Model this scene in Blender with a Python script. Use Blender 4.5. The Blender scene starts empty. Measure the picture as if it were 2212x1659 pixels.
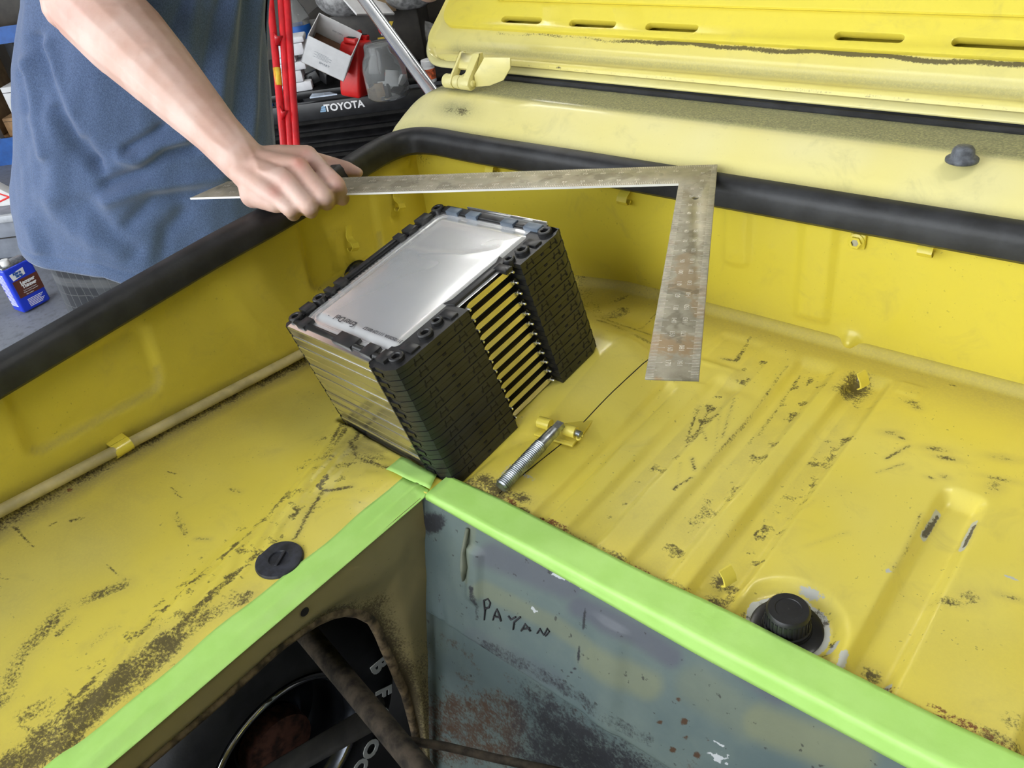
import bpy, bmesh, math, random
import numpy as np
from mathutils import Matrix, Vector, Euler, noise as mnoise
random.seed(7); rng = np.random.RandomState(7)
sc = bpy.context.scene
COL = sc.collection
# ------------------------------------------------------------------ camera
F_PX = 1787.83
CH = 0.54                                   # camera height over the trunk floor (z = 0)
GND = -0.78                                 # garage floor
WC = np.array([[0.76430548, 0.63255984, -0.12532034],
               [0.29068970, -0.51144097, -0.80865792],
               [-0.57561848, 0.58163235, -0.57477576]])   # rows: camera right, down, forward in world axes
cam = bpy.data.cameras.new('camera'); cam_o = bpy.data.objects.new('camera', cam); COL.objects.link(cam_o)
cam.sensor_width = 36.0; cam.lens = F_PX / 2212 * 36.0; cam.clip_start = 0.01; cam.clip_end = 100
m3 = Matrix((WC[0], -WC[1], -WC[2])).transposed()
cam_o.matrix_world = Matrix.Translation((0, 0, CH)) @ m3.to_4x4()
sc.camera = cam_o
sc.view_settings.view_transform = 'Standard'; sc.view_settings.look = 'None'
sc.view_settings.gamma = 1.0; sc.view_settings.use_curve_mapping = False
sc.view_settings.exposure = 0.57
sc.cycles.max_bounces = 9; sc.cycles.diffuse_bounces = 3; sc.cycles.glossy_bounces = 3; sc.cycles.transmission_bounces = 8; sc.cycles.caustics_reflective = False; sc.cycles.caustics_refractive = True
sc.cycles.use_adaptive_sampling = True; sc.cycles.adaptive_threshold = 0.08; sc.cycles.adaptive_min_samples = 16
# ------------------------------------------------------------------ overcast sky; daylight enters by the open garage door
wd = bpy.data.worlds.new('sky'); sc.world = wd; wd.use_nodes = True
wb = wd.node_tree.nodes['Background']; wb.inputs[0].default_value = (0.93, 0.97, 1.0, 1); wb.inputs[1].default_value = 3.3
DOOR_Y = -1.5
pl = bpy.data.lights.new('door_portal', 'AREA'); pl.shape = 'RECTANGLE'; pl.size = 5.6; pl.size_y = 2.7
pl.cycles.is_portal = True
po = bpy.data.objects.new('door_portal', pl); COL.objects.link(po)
po.location = (-2.5, DOOR_Y, 0.6); po.rotation_euler = (math.radians(90), 0, 0)

# ------------------------------------------------------------------ geometry helpers
def ray(p): return WC.T @ np.array([(p[0] - 1106) / F_PX, (p[1] - 829.5) / F_PX, 1.0])
C0 = np.array([0, 0, CH])
def onz(p, z=0.0):
    r = ray(p); return C0 + r * ((z - CH) / r[2])
def onp(p, n, d):
    r = ray(p); n = np.array(n, float); return C0 + r * ((d - n @ C0) / (n @ r))
def at(p, Z): return C0 + ray(p) * Z
def proj(P):
    q = (np.asarray(P, float) - C0) @ WC.T
    return np.stack([1106 + F_PX * q[..., 0] / q[..., 2], 829.5 + F_PX * q[..., 1] / q[..., 2]], -1)

def tag(o, label=None, cat=None, group=None, kind=None):
    if label: o['label'] = label
    if cat: o['category'] = cat
    if group: o['group'] = group
    if kind: o['kind'] = kind
    return o
def thing(name, label, cat, loc=(0, 0, 0), rot=None, group=None):
    o = bpy.data.objects.new(name, None); COL.objects.link(o)
    o.empty_display_size = 0.05
    mw = Matrix.Translation(Vector(loc))
    if rot is not None: mw = mw @ (rot.to_4x4() if isinstance(rot, Matrix) else Euler(rot).to_matrix().to_4x4())
    o.matrix_world = mw; o['_m'] = [v for r in mw for v in r]
    return tag(o, label, cat, group)
def inv_of(o):
    m = Matrix.Identity(4)
    chain = []
    while o is not None: chain.append(o); o = o.parent
    for c in reversed(chain): m = m @ c.matrix_basis
    return m.inverted()

class MB:
    def __init__(s): s.v = []; s.f = []
    def add(s, v, f):
        b = len(s.v); s.v.extend([tuple(map(float, p)) for p in v]); s.f.extend([tuple(i + b for i in q) for q in f]); return s
    def box(s, c, d, M=None):
        x, y, z = d[0] / 2, d[1] / 2, d[2] / 2
        v = [Vector((sx * x, sy * y, sz * z)) for sz in (-1, 1) for sx, sy in ((-1, -1), (1, -1), (1, 1), (-1, 1))]
        if M is not None: v = [M @ p for p in v]
        v = [p + Vector(c) for p in v]
        return s.add(v, [(3, 2, 1, 0), (4, 5, 6, 7), (0, 1, 5, 4), (1, 2, 6, 5), (2, 3, 7, 6), (3, 0, 4, 7)])
    def bx(s, x0, x1, y0, y1, z0, z1): return s.box(((x0 + x1) / 2, (y0 + y1) / 2, (z0 + z1) / 2), (x1 - x0, y1 - y0, z1 - z0))
    def prism(s, poly, z0, z1, M=None):
        n = len(poly); v = [Vector((p[0], p[1], z0)) for p in poly] + [Vector((p[0], p[1], z1)) for p in poly]
        if M is not None: v = [M @ p for p in v]
        return s.add(v, [tuple(range(n - 1, -1, -1)), tuple(range(n, 2 * n))] + [(i, (i + 1) % n, n + (i + 1) % n, n + i) for i in range(n)])
    def tube(s, path, r, n=10, caps=True, sq=None):
        P = [Vector(p) for p in path]; k = len(P)
        R = r if isinstance(r, (list, tuple)) else [r] * k
        v = []; up = None
        for i in range(k):
            t = (P[min(i + 1, k - 1)] - P[max(i - 1, 0)]).normalized()
            if up is None:
                a = Vector((0, 0, 1)) if abs(t.z) < 0.9 else Vector((1, 0, 0))
                up = (a - t * a.dot(t)).normalized()
            else: up = (up - t * up.dot(t)).normalized()
            sd = t.cross(up)
            ra, rb = (R[i], R[i]) if not isinstance(R[i], tuple) else R[i]
            for j in range(n):
                a = 2 * math.pi * j / n; v.append(P[i] + sd * (ra * math.cos(a)) + up * (rb * math.sin(a)))
        f = [(i * n + j, i * n + (j + 1) % n, (i + 1) * n + (j + 1) % n, (i + 1) * n + j) for i in range(k - 1) for j in range(n)]
        if caps: f += [tuple(range(n - 1, -1, -1)), tuple(range((k - 1) * n, k * n))]
        return s.add(v, f)
    def lathe(s, prof, n=24, M=None, caps=True):
        v = []; k = len(prof)
        for r, z in prof:
            for j in range(n):
                a = 2 * math.pi * j / n; p = Vector((r * math.cos(a), r * math.sin(a), z)); v.append(M @ p if M is not None else p)
        f = [(i * n + j, i * n + (j + 1) % n, (i + 1) * n + (j + 1) % n, (i + 1) * n + j) for i in range(k - 1) for j in range(n)]
        if caps: f += [tuple(range(n - 1, -1, -1)), tuple(range((k - 1) * n, k * n))]
        return s.add(v, f)
    def sphere(s, c, r, n=12, m=8, M=None):
        rr = r if isinstance(r, (tuple, list)) else (r, r, r)
        v = []; 
        for i in range(m + 1):
            th = math.pi * i / m
            for j in range(n):
                a = 2 * math.pi * j / n
                p = Vector((rr[0] * math.sin(th) * math.cos(a), rr[1] * math.sin(th) * math.sin(a), -rr[2] * math.cos(th)))
                v.append((M @ p if M is not None else p) + Vector(c))
        f = [(i * n + j, i * n + (j + 1) % n, (i + 1) * n + (j + 1) % n, (i + 1) * n + j) for i in range(m) for j in range(n)]
        return s.add(v, f)
    def sweep(s, path, prof, nrm, closed_prof=True, caps=True):
        # profile (a, b): a along the horizontal normal of the path, b along z
        P = [Vector(p) for p in path]; k = len(P); n = len(prof); v = []
        for i in range(k):
            t = (P[min(i + 1, k - 1)] - P[max(i - 1, 0)]); t.z = 0; t.normalize()
            nn = Vector((t.y, -t.x, 0)) * nrm
            for a, b in prof: v.append(P[i] + nn * a + Vector((0, 0, b)))
        m = n if closed_prof else n - 1
        f = [(i * n + j, i * n + (j + 1) % n, (i + 1) * n + (j + 1) % n, (i + 1) * n + j) for i in range(k - 1) for j in range(m)]
        if caps and closed_prof: f += [tuple(range(n - 1, -1, -1)), tuple(range((k - 1) * n, k * n))]
        return s.add(v, f)
    def xform(s, M):
        s.v = [tuple(M @ Vector(p)) for p in s.v]; return s
    def build(s, name, mat, parent=None, smooth=False, bevel=0.0, world=False, fix=True, segs=2, sub=0):
        me = bpy.data.meshes.new(name); v = s.v
        if world and parent is not None:
            im = inv_of(parent); v = [tuple(im @ Vector(p)) for p in v]
        me.from_pydata(v, [], s.f); me.update()
        if fix:
            bm = bmesh.new(); bm.from_mesh(me); bmesh.ops.remove_doubles(bm, verts=bm.verts, dist=1e-6)
            bmesh.ops.recalc_face_normals(bm, faces=bm.faces)
            bm.to_mesh(me); bm.free()
        return link(name, me, mat, parent, smooth, bevel, segs, sub)
def link(name, me, mat, parent=None, smooth=False, bevel=0, segs=2, sub=0):
    if mat is not None:
        me.materials.clear(); me.materials.append(mat)
    if bevel:
        bm = bmesh.new(); bm.from_mesh(me)
        ed = [e for e in bm.edges if len(e.link_faces) == 2 and e.calc_face_angle(0) > 0.6]
        bmesh.ops.bevel(bm, geom=ed, offset=bevel, segments=segs, affect='EDGES', profile=0.5, clamp_overlap=True)
        bm.to_mesh(me); bm.free()
    o = bpy.data.objects.new(name, me); COL.objects.link(o)
    if smooth or bevel:
        me.polygons.foreach_set('use_smooth', [True] * len(me.polygons))
        if bevel or smooth == 'auto':
            try: me.set_sharp_from_angle(angle=math.radians(38))
            except Exception: pass
    if sub:
        md = o.modifiers.new('sub', 'SUBSURF'); md.levels = sub; md.render_levels = sub
    if parent is not None: o.parent = parent
    return o
def patch(name, X, Y, Z, mat, parent, attrs=None, mask=None, flip=False, smooth=True, world=True):
    # structured grid of points (ny, nx); mask (ny-1, nx-1) True = keep face
    ny, nx = X.shape; V = np.stack([X, Y, Z], -1).reshape(-1, 3)
    if world and parent is not None:
        im = np.array(inv_of(parent)); V = V @ im[:3, :3].T + im[:3, 3]
    idx = np.arange(nx * ny).reshape(ny, nx)
    q = np.stack([idx[:-1, :-1], idx[:-1, 1:], idx[1:, 1:], idx[1:, :-1]], -1)
    if flip: q = q[..., ::-1]
    q = q.reshape(-1, 4) if mask is None else q[mask]
    me = bpy.data.meshes.new(name)
    me.vertices.add(len(V)); me.vertices.foreach_set('co', V.astype(np.float32).ravel())
    me.loops.add(q.size); me.loops.foreach_set('vertex_index', q.astype(np.int32).ravel())
    me.polygons.add(len(q)); me.polygons.foreach_set('loop_start', np.arange(0, q.size, 4, dtype=np.int32))
    me.update(calc_edges=True); me.validate()
    for k, a in (attrs or {}).items():
        at_ = me.attributes.new(k, 'FLOAT', 'POINT'); at_.data.foreach_set('value', np.clip(a, 0, 2).astype(np.float32).ravel())
    return link(name, me, mat, parent, smooth)
def attr(o, name, arr):
    a = o.data.attributes.new(name, 'FLOAT', 'POINT'); a.data.foreach_set('value', np.asarray(arr, np.float32).ravel())
def clone(o, parent, M=None):
    c = o.copy(); COL.objects.link(c); c.parent = parent
    if M is not None: c.matrix_basis = M
    return c
def text(name, body, size, M, mat, parent=None, ext=0.0003, world=False, bold=0.0, shear=0.0, space=1.0):
    cu = bpy.data.curves.new(name, 'FONT'); cu.body = body; cu.size = size; cu.extrude = ext; cu.offset = bold; cu.shear = shear
    cu.align_x = 'CENTER'; cu.align_y = 'CENTER'; cu.space_character = space; cu.resolution_u = 3
    t = bpy.data.objects.new(name, cu); COL.objects.link(t); dg = bpy.context.evaluated_depsgraph_get(); dg.update()
    me = bpy.data.meshes.new_from_object(t.evaluated_get(dg)); bpy.data.objects.remove(t); bpy.data.curves.remove(cu)
    mm = M
    if world and parent is not None: mm = inv_of(parent) @ M
    me.transform(mm); me.name = name
    return link(name, me, mat, parent)
def basis(o, x, y):
    x = Vector(x).normalized(); z = x.cross(Vector(y)).normalized(); y = z.cross(x)
    m = Matrix((x, y, z)).transposed().to_4x4(); m.translation = Vector(o); return m
def sstep(a, b, x):
    t = np.clip((x - a) / (b - a), 0, 1); return t * t * (3 - 2 * t)
def dist_poly(X, Y, pts):
    d = np.full(X.shape, 1e9)
    for (ax, ay), (bx, by) in zip(pts[:-1], pts[1:]):
        dx, dy = bx - ax, by - ay; L = dx * dx + dy * dy + 1e-12
        t = np.clip(((X - ax) * dx + (Y - ay) * dy) / L, 0, 1)
        d = np.minimum(d, np.hypot(X - ax - t * dx, Y - ay - t * dy))
    return d
def vnoise(X, Y, s, seed=0, oct=3):
    # cheap value noise in numpy
    out = np.zeros(X.shape); amp = 1.0; tot = 0
    r = np.random.RandomState(seed)
    tab = r.rand(256, 256)
    for o in range(oct):
        u = X * s * 2 ** o + 37.1 * o; v = Y * s * 2 ** o + 11.7 * o
        i = np.floor(u).astype(int); j = np.floor(v).astype(int); fu = u - i; fv = v - j
        fu = fu * fu * (3 - 2 * fu); fv = fv * fv * (3 - 2 * fv)
        g = lambda a, b: tab[a % 256, b % 256]
        n = (g(i, j) * (1 - fu) + g(i + 1, j) * fu) * (1 - fv) + (g(i, j + 1) * (1 - fu) + g(i + 1, j + 1) * fu) * fv
        out += n * amp; tot += amp; amp *= 0.5
    return out / tot

# ------------------------------------------------------------------ materials
def S(r, g, b):
    f = lambda c: ((c / 255 + 0.055) / 1.055) ** 2.4 if c > 10 else c / 255 / 12.92
    return (f(r), f(g), f(b), 1)
class NT:
    def __init__(s, name):
        s.m = bpy.data.materials.new(name); s.m.use_nodes = True; s.t = s.m.node_tree; s.n = s.t.nodes
        s.b = s.n['Principled BSDF']; s.co = s.n.new('ShaderNodeTexCoord').outputs['Object']
    def put(s, sock, val):
        if isinstance(val, bpy.types.NodeSocket): s.t.links.new(val, sock)
        else: sock.default_value = val
    def set(s, **k):
        nm = dict(color='Base Color', rough='Roughness', metal='Metallic', spec='Specular IOR Level', coat='Coat Weight', coatr='Coat Roughness', trans='Transmission Weight', ior='IOR', sss='Subsurface Weight', emit='Emission Color', emits='Emission Strength', alpha='Alpha', normal='Normal', sheen='Sheen Weight', aniso='Anisotropic')
        for a, v in k.items(): s.put(s.b.inputs[nm[a]], v)
        return s
    def noise(s, scale, detail=4, rough=0.55, vec=None, dist=0.0):
        n = s.n.new('ShaderNodeTexNoise'); n.inputs['Scale'].default_value = scale; n.inputs['Detail'].default_value = detail
        n.inputs['Roughness'].default_value = rough; n.inputs['Distortion'].default_value = dist
        s.t.links.new(vec or s.co, n.inputs['Vector']); return n.outputs['Fac']
    def vor(s, scale, feat='F1', vec=None):
        n = s.n.new('ShaderNodeTexVoronoi'); n.inputs['Scale'].default_value = scale; n.feature = feat
        s.t.links.new(vec or s.co, n.inputs['Vector']); return n.outputs['Distance']
    def map(s, scale=(1, 1, 1), rot=(0, 0, 0), loc=(0, 0, 0)):
        n = s.n.new('ShaderNodeMapping'); s.t.links.new(s.co, n.inputs[0]); n.inputs['Scale'].default_value = scale; n.inputs['Rotation'].default_value = rot; n.inputs['Location'].default_value = loc
        return n.outputs[0]
    def at(s, name):
        n = s.n.new('ShaderNodeAttribute'); n.attribute_name = name; return n.outputs['Fac']
    def math(s, op, a, b=0.0, c=0.0, clamp=False):
        n = s.n.new('ShaderNodeMath'); n.operation = op; n.use_clamp = clamp
        s.put(n.inputs[0], a); s.put(n.inputs[1], b)
        if len(n.inputs) > 2: s.put(n.inputs[2], c)
        return n.outputs[0]
    def ss(s, x, a, b, lo=0.0, hi=1.0):
        n = s.n.new('ShaderNodeMapRange'); n.interpolation_type = 'SMOOTHSTEP'
        s.put(n.inputs[0], x); n.inputs[1].default_value = a; n.inputs[2].default_value = b; n.inputs[3].default_value = lo; n.inputs[4].default_value = hi
        return n.outputs[0]
    def mix(s, f, a, b, mode='MIX'):
        n = s.n.new('ShaderNodeMix'); n.data_type = 'RGBA'; n.blend_type = mode
        s.put(n.inputs[0], f); s.put(n.inputs[6], a); s.put(n.inputs[7], b); return n.outputs[2]
    def bump(s, h, strength=0.3, dist=0.001):
        n = s.n.new('ShaderNodeBump'); s.put(n.inputs['Height'], h); n.inputs['Strength'].default_value = strength; n.inputs['Distance'].default_value = dist
        s.put(s.b.inputs['Normal'], n.outputs[0]); return s
    def sep(s, vec=None):
        n = s.n.new('ShaderNodeSeparateXYZ'); s.t.links.new(vec or s.co, n.inputs[0]); return n.outputs
def simple(name, col, rough=0.5, metal=0.0, var=0.12, scale=20, bump=0.0, bscale=200, **k):
    t = NT(name); n = t.noise(scale, 4)
    d = tuple(c * (1 - var * 1.6) for c in col[:3]) + (1,); l = tuple(min(1, c * (1 + var)) for c in col[:3]) + (1,)
    t.set(color=t.mix(t.ss(n, 0.3, 0.7), d, l), rough=rough, metal=metal, **k)
    if bump: t.bump(t.noise(bscale, 3), bump)
    return t.m
def paint(name, base, pale, dark=(0.055, 0.039, 0.019, 1), rough=0.34, speck=0.5, hazy=0.35, dusty=(0.33, 0.27, 0.12, 1)):
    t = NT(name)
    big = t.noise(5.5, 2, 0.6); mid = t.noise(38, 3, 0.65); fine = t.noise(420, 2, 0.7)
    col = t.mix(t.math('MULTIPLY', t.ss(big, 0.35, 0.72), hazy), base, pale)
    # faint dusty smears
    sm = t.noise(22, 4, 0.7, None, 0.6)
    col = t.mix(t.math('MULTIPLY', t.ss(sm, 0.52, 0.80), 0.20), col, dusty)
    # loose specks
    sp = t.math('MULTIPLY', t.ss(t.noise(260, 2, 0.5), 0.69, 0.73), t.ss(t.noise(14, 3), 0.45, 0.62))
    col = t.mix(t.math('MULTIPLY', sp, speck), col, dark)
    # soft dust film, grime and some painted shade, carried by the surface
    film = t.at('film'); col = t.mix(t.math('MULTIPLY', film, t.ss(fine, 0.1, 0.75, 0.55, 1.0)), col, dusty)
    d = t.at('dirt_shade')
    br = t.math('ADD', t.math('MULTIPLY', t.math('SUBTRACT', fine, 0.5), 1.5), t.math('MULTIPLY', t.math('SUBTRACT', mid, 0.5), 1.1))
    w = t.at('bare'); wm = t.ss(t.math('ADD', w, t.math('MULTIPLY', br, t.math('MULTIPLY', t.math('MINIMUM', t.math('MULTIPLY', w, 3.0), 1.0), 0.6))), 0.4, 0.6)
    col = t.mix(wm, col, (0.55, 0.56, 0.52, 1))
    dm = t.ss(t.math('ADD', d, t.math('MULTIPLY', br, t.math('MINIMUM', t.math('MULTIPLY', d, 3.0), 1.0))), 0.34, 0.88)
    col = t.mix(t.math('MULTIPLY', dm, 0.88), col, dark)
    r = t.at('rust'); rm = t.ss(t.math('ADD', r, t.math('MULTIPLY', br, t.math('MINIMUM', t.math('MULTIPLY', r, 3.0), 1.0))), 0.3, 0.7)
    col = t.mix(rm, col, (0.20, 0.075, 0.022, 1))
    t.set(color=col, rough=t.ss(t.math('ADD', dm, film), 0.0, 0.8, rough, 0.75), coat=0.25, coatr=0.12)
    t.bump(t.noise(38, 1), 0.08, 0.001)
    return t.m
YEL = (0.80, 0.672, 0.092, 1)
M_floor = paint('trunk_yellow', YEL, (0.80, 0.71, 0.20, 1), hazy=0.55)
M_wall = paint('wall_yellow', (0.78, 0.655, 0.070, 1), (0.78, 0.67, 0.10, 1), rough=0.30, speck=0.25, hazy=0.4)
M_lid = paint('lid_yellow', (0.80, 0.675, 0.075, 1), (0.80, 0.685, 0.10, 1), rough=0.32, speck=0.1, hazy=0.3)
M_cowl = paint('chalky_yellow', (0.80, 0.72, 0.27, 1), (0.80, 0.75, 0.40, 1), rough=0.42, speck=0.08, hazy=0.7, dusty=(0.185, 0.190, 0.105, 1))
M_flange = paint('flange_yellow', (0.76, 0.66, 0.17, 1), (0.76, 0.69, 0.26, 1), rough=0.42, speck=0.08, hazy=0.7, dusty=(0.30, 0.28, 0.13, 1))
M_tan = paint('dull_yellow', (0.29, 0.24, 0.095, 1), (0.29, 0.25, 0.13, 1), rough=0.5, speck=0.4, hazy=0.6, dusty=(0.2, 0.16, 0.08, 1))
M_rubber = simple('black_rubber', (0.022, 0.023, 0.026, 1), 0.48, var=0.3, scale=30, bump=0.15, bscale=300)
M_rubber2 = simple('grommet_rubber', (0.030, 0.033, 0.045, 1), 0.5, var=0.4, scale=90, bump=0.2, bscale=260)
M_plast = simple('black_plastic', (0.016, 0.016, 0.018, 1), 0.42, var=0.3, scale=60)
M_plast2 = simple('black_plastic_gloss', (0.010, 0.010, 0.012, 1), 0.3, var=0.2, scale=60)
M_black = simple('matt_black', (0.006, 0.006, 0.006, 1), 0.8, var=0.2)
M_steel = simple('bright_steel', (0.72, 0.72, 0.72, 1), 0.25, 1.0, var=0.15, scale=60)
M_zinc = simple('zinc_steel', (0.42, 0.45, 0.48, 1), 0.38, 1.0, var=0.25, scale=120)
M_chrome = simple('chrome', (0.85, 0.86, 0.88, 1), 0.07, 1.0, var=0.05)
M_wht = simple('white_plastic', (0.80, 0.80, 0.80, 1), 0.5, var=0.06)
M_ink = simple('dark_ink', (0.03, 0.03, 0.035, 1), 0.7, var=0.2)
# ================================================================== the garage
def slab(name, x0, x1, y0, y1, z0, z1, mat, label, cat):
    o = MB().bx(x0, x1, y0, y1, z0, z1).build(name, mat); tag(o, label, cat, kind='structure'); return o
tc = NT('concrete'); n1 = tc.noise(1.6, 6, 0.6); n2 = tc.noise(40, 5, 0.7)
tc.set(color=tc.mix(tc.ss(n2, 0.45, 0.75), tc.mix(tc.ss(n1, 0.3, 0.7), (0.115, 0.125, 0.155, 1), (0.19, 0.205, 0.24, 1)), (0.10, 0.105, 0.12, 1)), rough=0.55); tc.bump(n2, 0.1)
M_conc = tc.m
M_gwall = simple('garage_wall_paint', (0.50, 0.49, 0.47, 1), 0.8, var=0.15, scale=3)
M_ceil = simple('ceiling_paint', (0.82, 0.82, 0.80, 1), 0.8, var=0.04, scale=3)
slab('floor', -6.2, 4.6, -9, 5.8, GND - 0.1, GND, M_conc, 'grey concrete garage floor', 'floor')
slab('wall_left', -6.0, -5.8, DOOR_Y, 5.6, GND, 1.95, M_gwall, 'dim grey garage wall behind the blue shelving', 'wall')
slab('wall_back', -5.8, 4.2, 5.4, 5.6, GND, 1.95, M_gwall, 'dim grey garage wall beyond the open lid', 'wall')
slab('wall_front', 0.3, 4.4, DOOR_Y - 0.15, DOOR_Y, GND, 2.05, M_gwall, 'grey garage wall beside the open door', 'wall')
slab('wall_right', 4.2, 4.4, DOOR_Y, 5.6, GND, 1.95, M_gwall, 'grey garage wall on the far right side', 'wall')
slab('ceiling', -6.0, 4.4, DOOR_Y, 5.6, 1.95, 2.05, M_ceil, 'white painted garage ceiling', 'ceiling')

# ================================================================== the yellow car
CARLOC = Vector((-0.2, 0.3, GND))
car = thing('car', 'yellow car with open trunk lid, black rubber trunk seal and cut-out floor', 'car', CARLOC)
XW = lambda y: -0.80 - 0.14 * y                 # left trunk wall
YB = 0.79                                       # rear trunk wall
HX, HY = -0.5, 0.36                             # corner of the cut-out
# battery pose
BR = np.array([[0.9922, 0.0774, -0.0978], [-0.0934, 0.9809, -0.1708], [0.0827, 0.1786, 0.9804]])
BO = np.array([-0.6784, 0.4083, -0.026]); BW, BL, BH = 0.1939, 0.2325, 0.1559
CAPC = (-0.152, 0.412)
def zplane(X, Y): return BO[2] - (BR[0, 2] * (X - BO[0]) + BR[1, 2] * (Y - BO[1])) / BR[2, 2]
def chan(X, Y, x0, x1, y0, y1, depth, e=0.006, ey=0.02):
    return -depth * sstep(x0 - e, x0 + e, X) * (1 - sstep(x1 - e, x1 + e, X)) * sstep(y0 - ey, y0, Y) * (1 - sstep(y1, y1 + ey, Y))
SEAM = [onz(p)[:2] for p in ((-200, 1840), (117, 1610), (300, 1420), (420, 1300), (560, 1170), (660, 1060), (735, 960), (775, 870))]
def zf(X, Y):
    zw = 0.047 - 0.17 * np.clip(Y, -0.3, 0.5)
    t = np.clip((-0.545 - X) / 0.28, 0, 1.3)
    z = t * zw
    z = z + chan(X, Y, -0.391, -0.377, 0.30, 0.62, 0.0045, 0.003) + chan(X, Y, -0.352, -0.322, 0.30, 0.66, 0.0045, 0.004)
    z = z + chan(X, Y, -0.288, -0.252, 0.30, 0.735, 0.0065, 0.005) + chan(X, Y, -0.229, -0.196, 0.30, 0.735, 0.0085, 0.005)
    z = z + chan(X, Y, -0.100, -0.070, 0.30, 0.605, 0.0105, 0.006) + chan(X, Y, 0.012, 0.042, 0.30, 0.60, 0.0105, 0.006)
    z = z + chan(X, Y, -0.385, -0.335, 0.70, 0.745, 0.003, 0.005, 0.012) + chan(X, Y, -0.335, -0.30, 0.665, 0.735, 0.003, 0.008, 0.02)
    z = z + chan(X, Y, -0.47, -0.36, 0.655, 0.685, 0.003, 0.02, 0.006)
    z = z - chan(X, Y, -0.186, -0.163, 0.735, 0.752, 0.0015, 0.002, 0.003)
    # overlay plate left of the ribs, and its pressed lines
    pe = -0.438 + (Y - 0.40) * 0.08
    z = z + 0.0016 * (1 - sstep(pe + 0.0, pe + 0.003, X)) * sstep(-0.475, -0.46, X) * sstep(0.395, 0.399, Y) * (1 - sstep(0.64, 0.66, Y))
    # recess round the reservoir cap
    rr = np.hypot(X - CAPC[0], Y - CAPC[1]); z = z - 0.010 * (1 - sstep(0.030, 0.046, rr))
    # brushed-on seam sealer
    ds = dist_poly(X, Y, SEAM); ang = X * 0.93 + Y * 0.36
    st = vnoise(ang, (Y * 0.93 - X * 0.36) * 0.12, 260, 5, 2)
    z = z + 0.0050 * (1 - sstep(0.006, 0.030, ds)) * (0.4 + 1.0 * (st - 0.3)) + 0.0012 * (1 - sstep(0.010, 0.013, ds))
    blob = np.exp(-(((X + 0.60) / 0.06) ** 2 + ((Y - 0.40) / 0.05) ** 2)); z = z + 0.0035 * blob * (vnoise(X, Y, 70, 9, 3) - 0.35)
    z = z + 0.0006 * (vnoise(X, Y, 14, 3, 2) - 0.5)
    # bed under the tilted module
    u = (X - BO[0]) * BR[0, 0] + (Y - BO[1]) * BR[1, 0]; v = (X - BO[0]) * BR[0, 1] + (Y - BO[1]) * BR[1, 1]
    d = np.hypot(np.maximum(np.maximum(-u, u - BW), 0), np.maximum(np.maximum(-v, v - BL), 0))
    zp = zplane(X, Y); R = 0.010 + 0.085 * sstep(0.0, 0.03, zp - z)
    w = 1 - sstep(0.0, 1.0, d / R); z = z * (1 - w) + (zp - 0.0012) * w
    z = z - 0.0045 * sstep(-0.514, -0.499, X) * (Y < 0.362) * (X < -0.49)
    # cove up to the walls
    z = z + 0.010 * sstep(YB - 0.012, YB, Y) + 0.010 * sstep(0, 0.012, XW(Y) + 0.012 - X)
    return z
gx = np.concatenate([np.arange(-0.935, -0.5005, 0.0025), [-0.5], np.arange(-0.4975, 0.06, 0.0022), np.arange(0.06, 0.63, 0.01)])
gy = np.concatenate([np.arange(-0.32, -0.05, 0.005), np.arange(-0.05, 0.3585, 0.0025), [0.36], np.arange(0.3625, 0.7945, 0.0025)])
GX, GY = np.meshgrid(gx, gy)
GZ = zf(GX, GY)
dirt_shade = np.zeros(GX.shape); film = np.zeros(GX.shape); rust = np.zeros(GX.shape); bare = np.zeros(GX.shape)
PXY = proj(np.stack([GX, GY, GZ], -1))
def stroke(A, pts, w, s, soft=0.5):
    # a mark on the floor along a line; width in metres
    P = [onz(p)[:2] for p in pts]; d = dist_poly(GX, GY, P)
    np.maximum(A, s * (1 - sstep(w * (1 - soft), w * (1 + soft), d)), out=A)
    if A is dirt_shade: np.maximum(film, 0.42 * s * np.exp(-(d / (w * 2.2)) ** 2), out=film)
def blot(A, p, rx, ry, s, ang=0.0):
    c = onz(p); ca, sa = math.cos(ang), math.sin(ang); u = (GX - c[0]) * ca + (GY - c[1]) * sa; v = -(GX - c[0]) * sa + (GY - c[1]) * ca
    np.maximum(A, s * np.exp(-((u / rx) ** 2 + (v / ry) ** 2)), out=A)
    if A is dirt_shade: np.maximum(film, 0.5 * s * np.exp(-((u / rx) ** 2 + (v / ry) ** 2) / 2.6), out=film)
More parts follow.
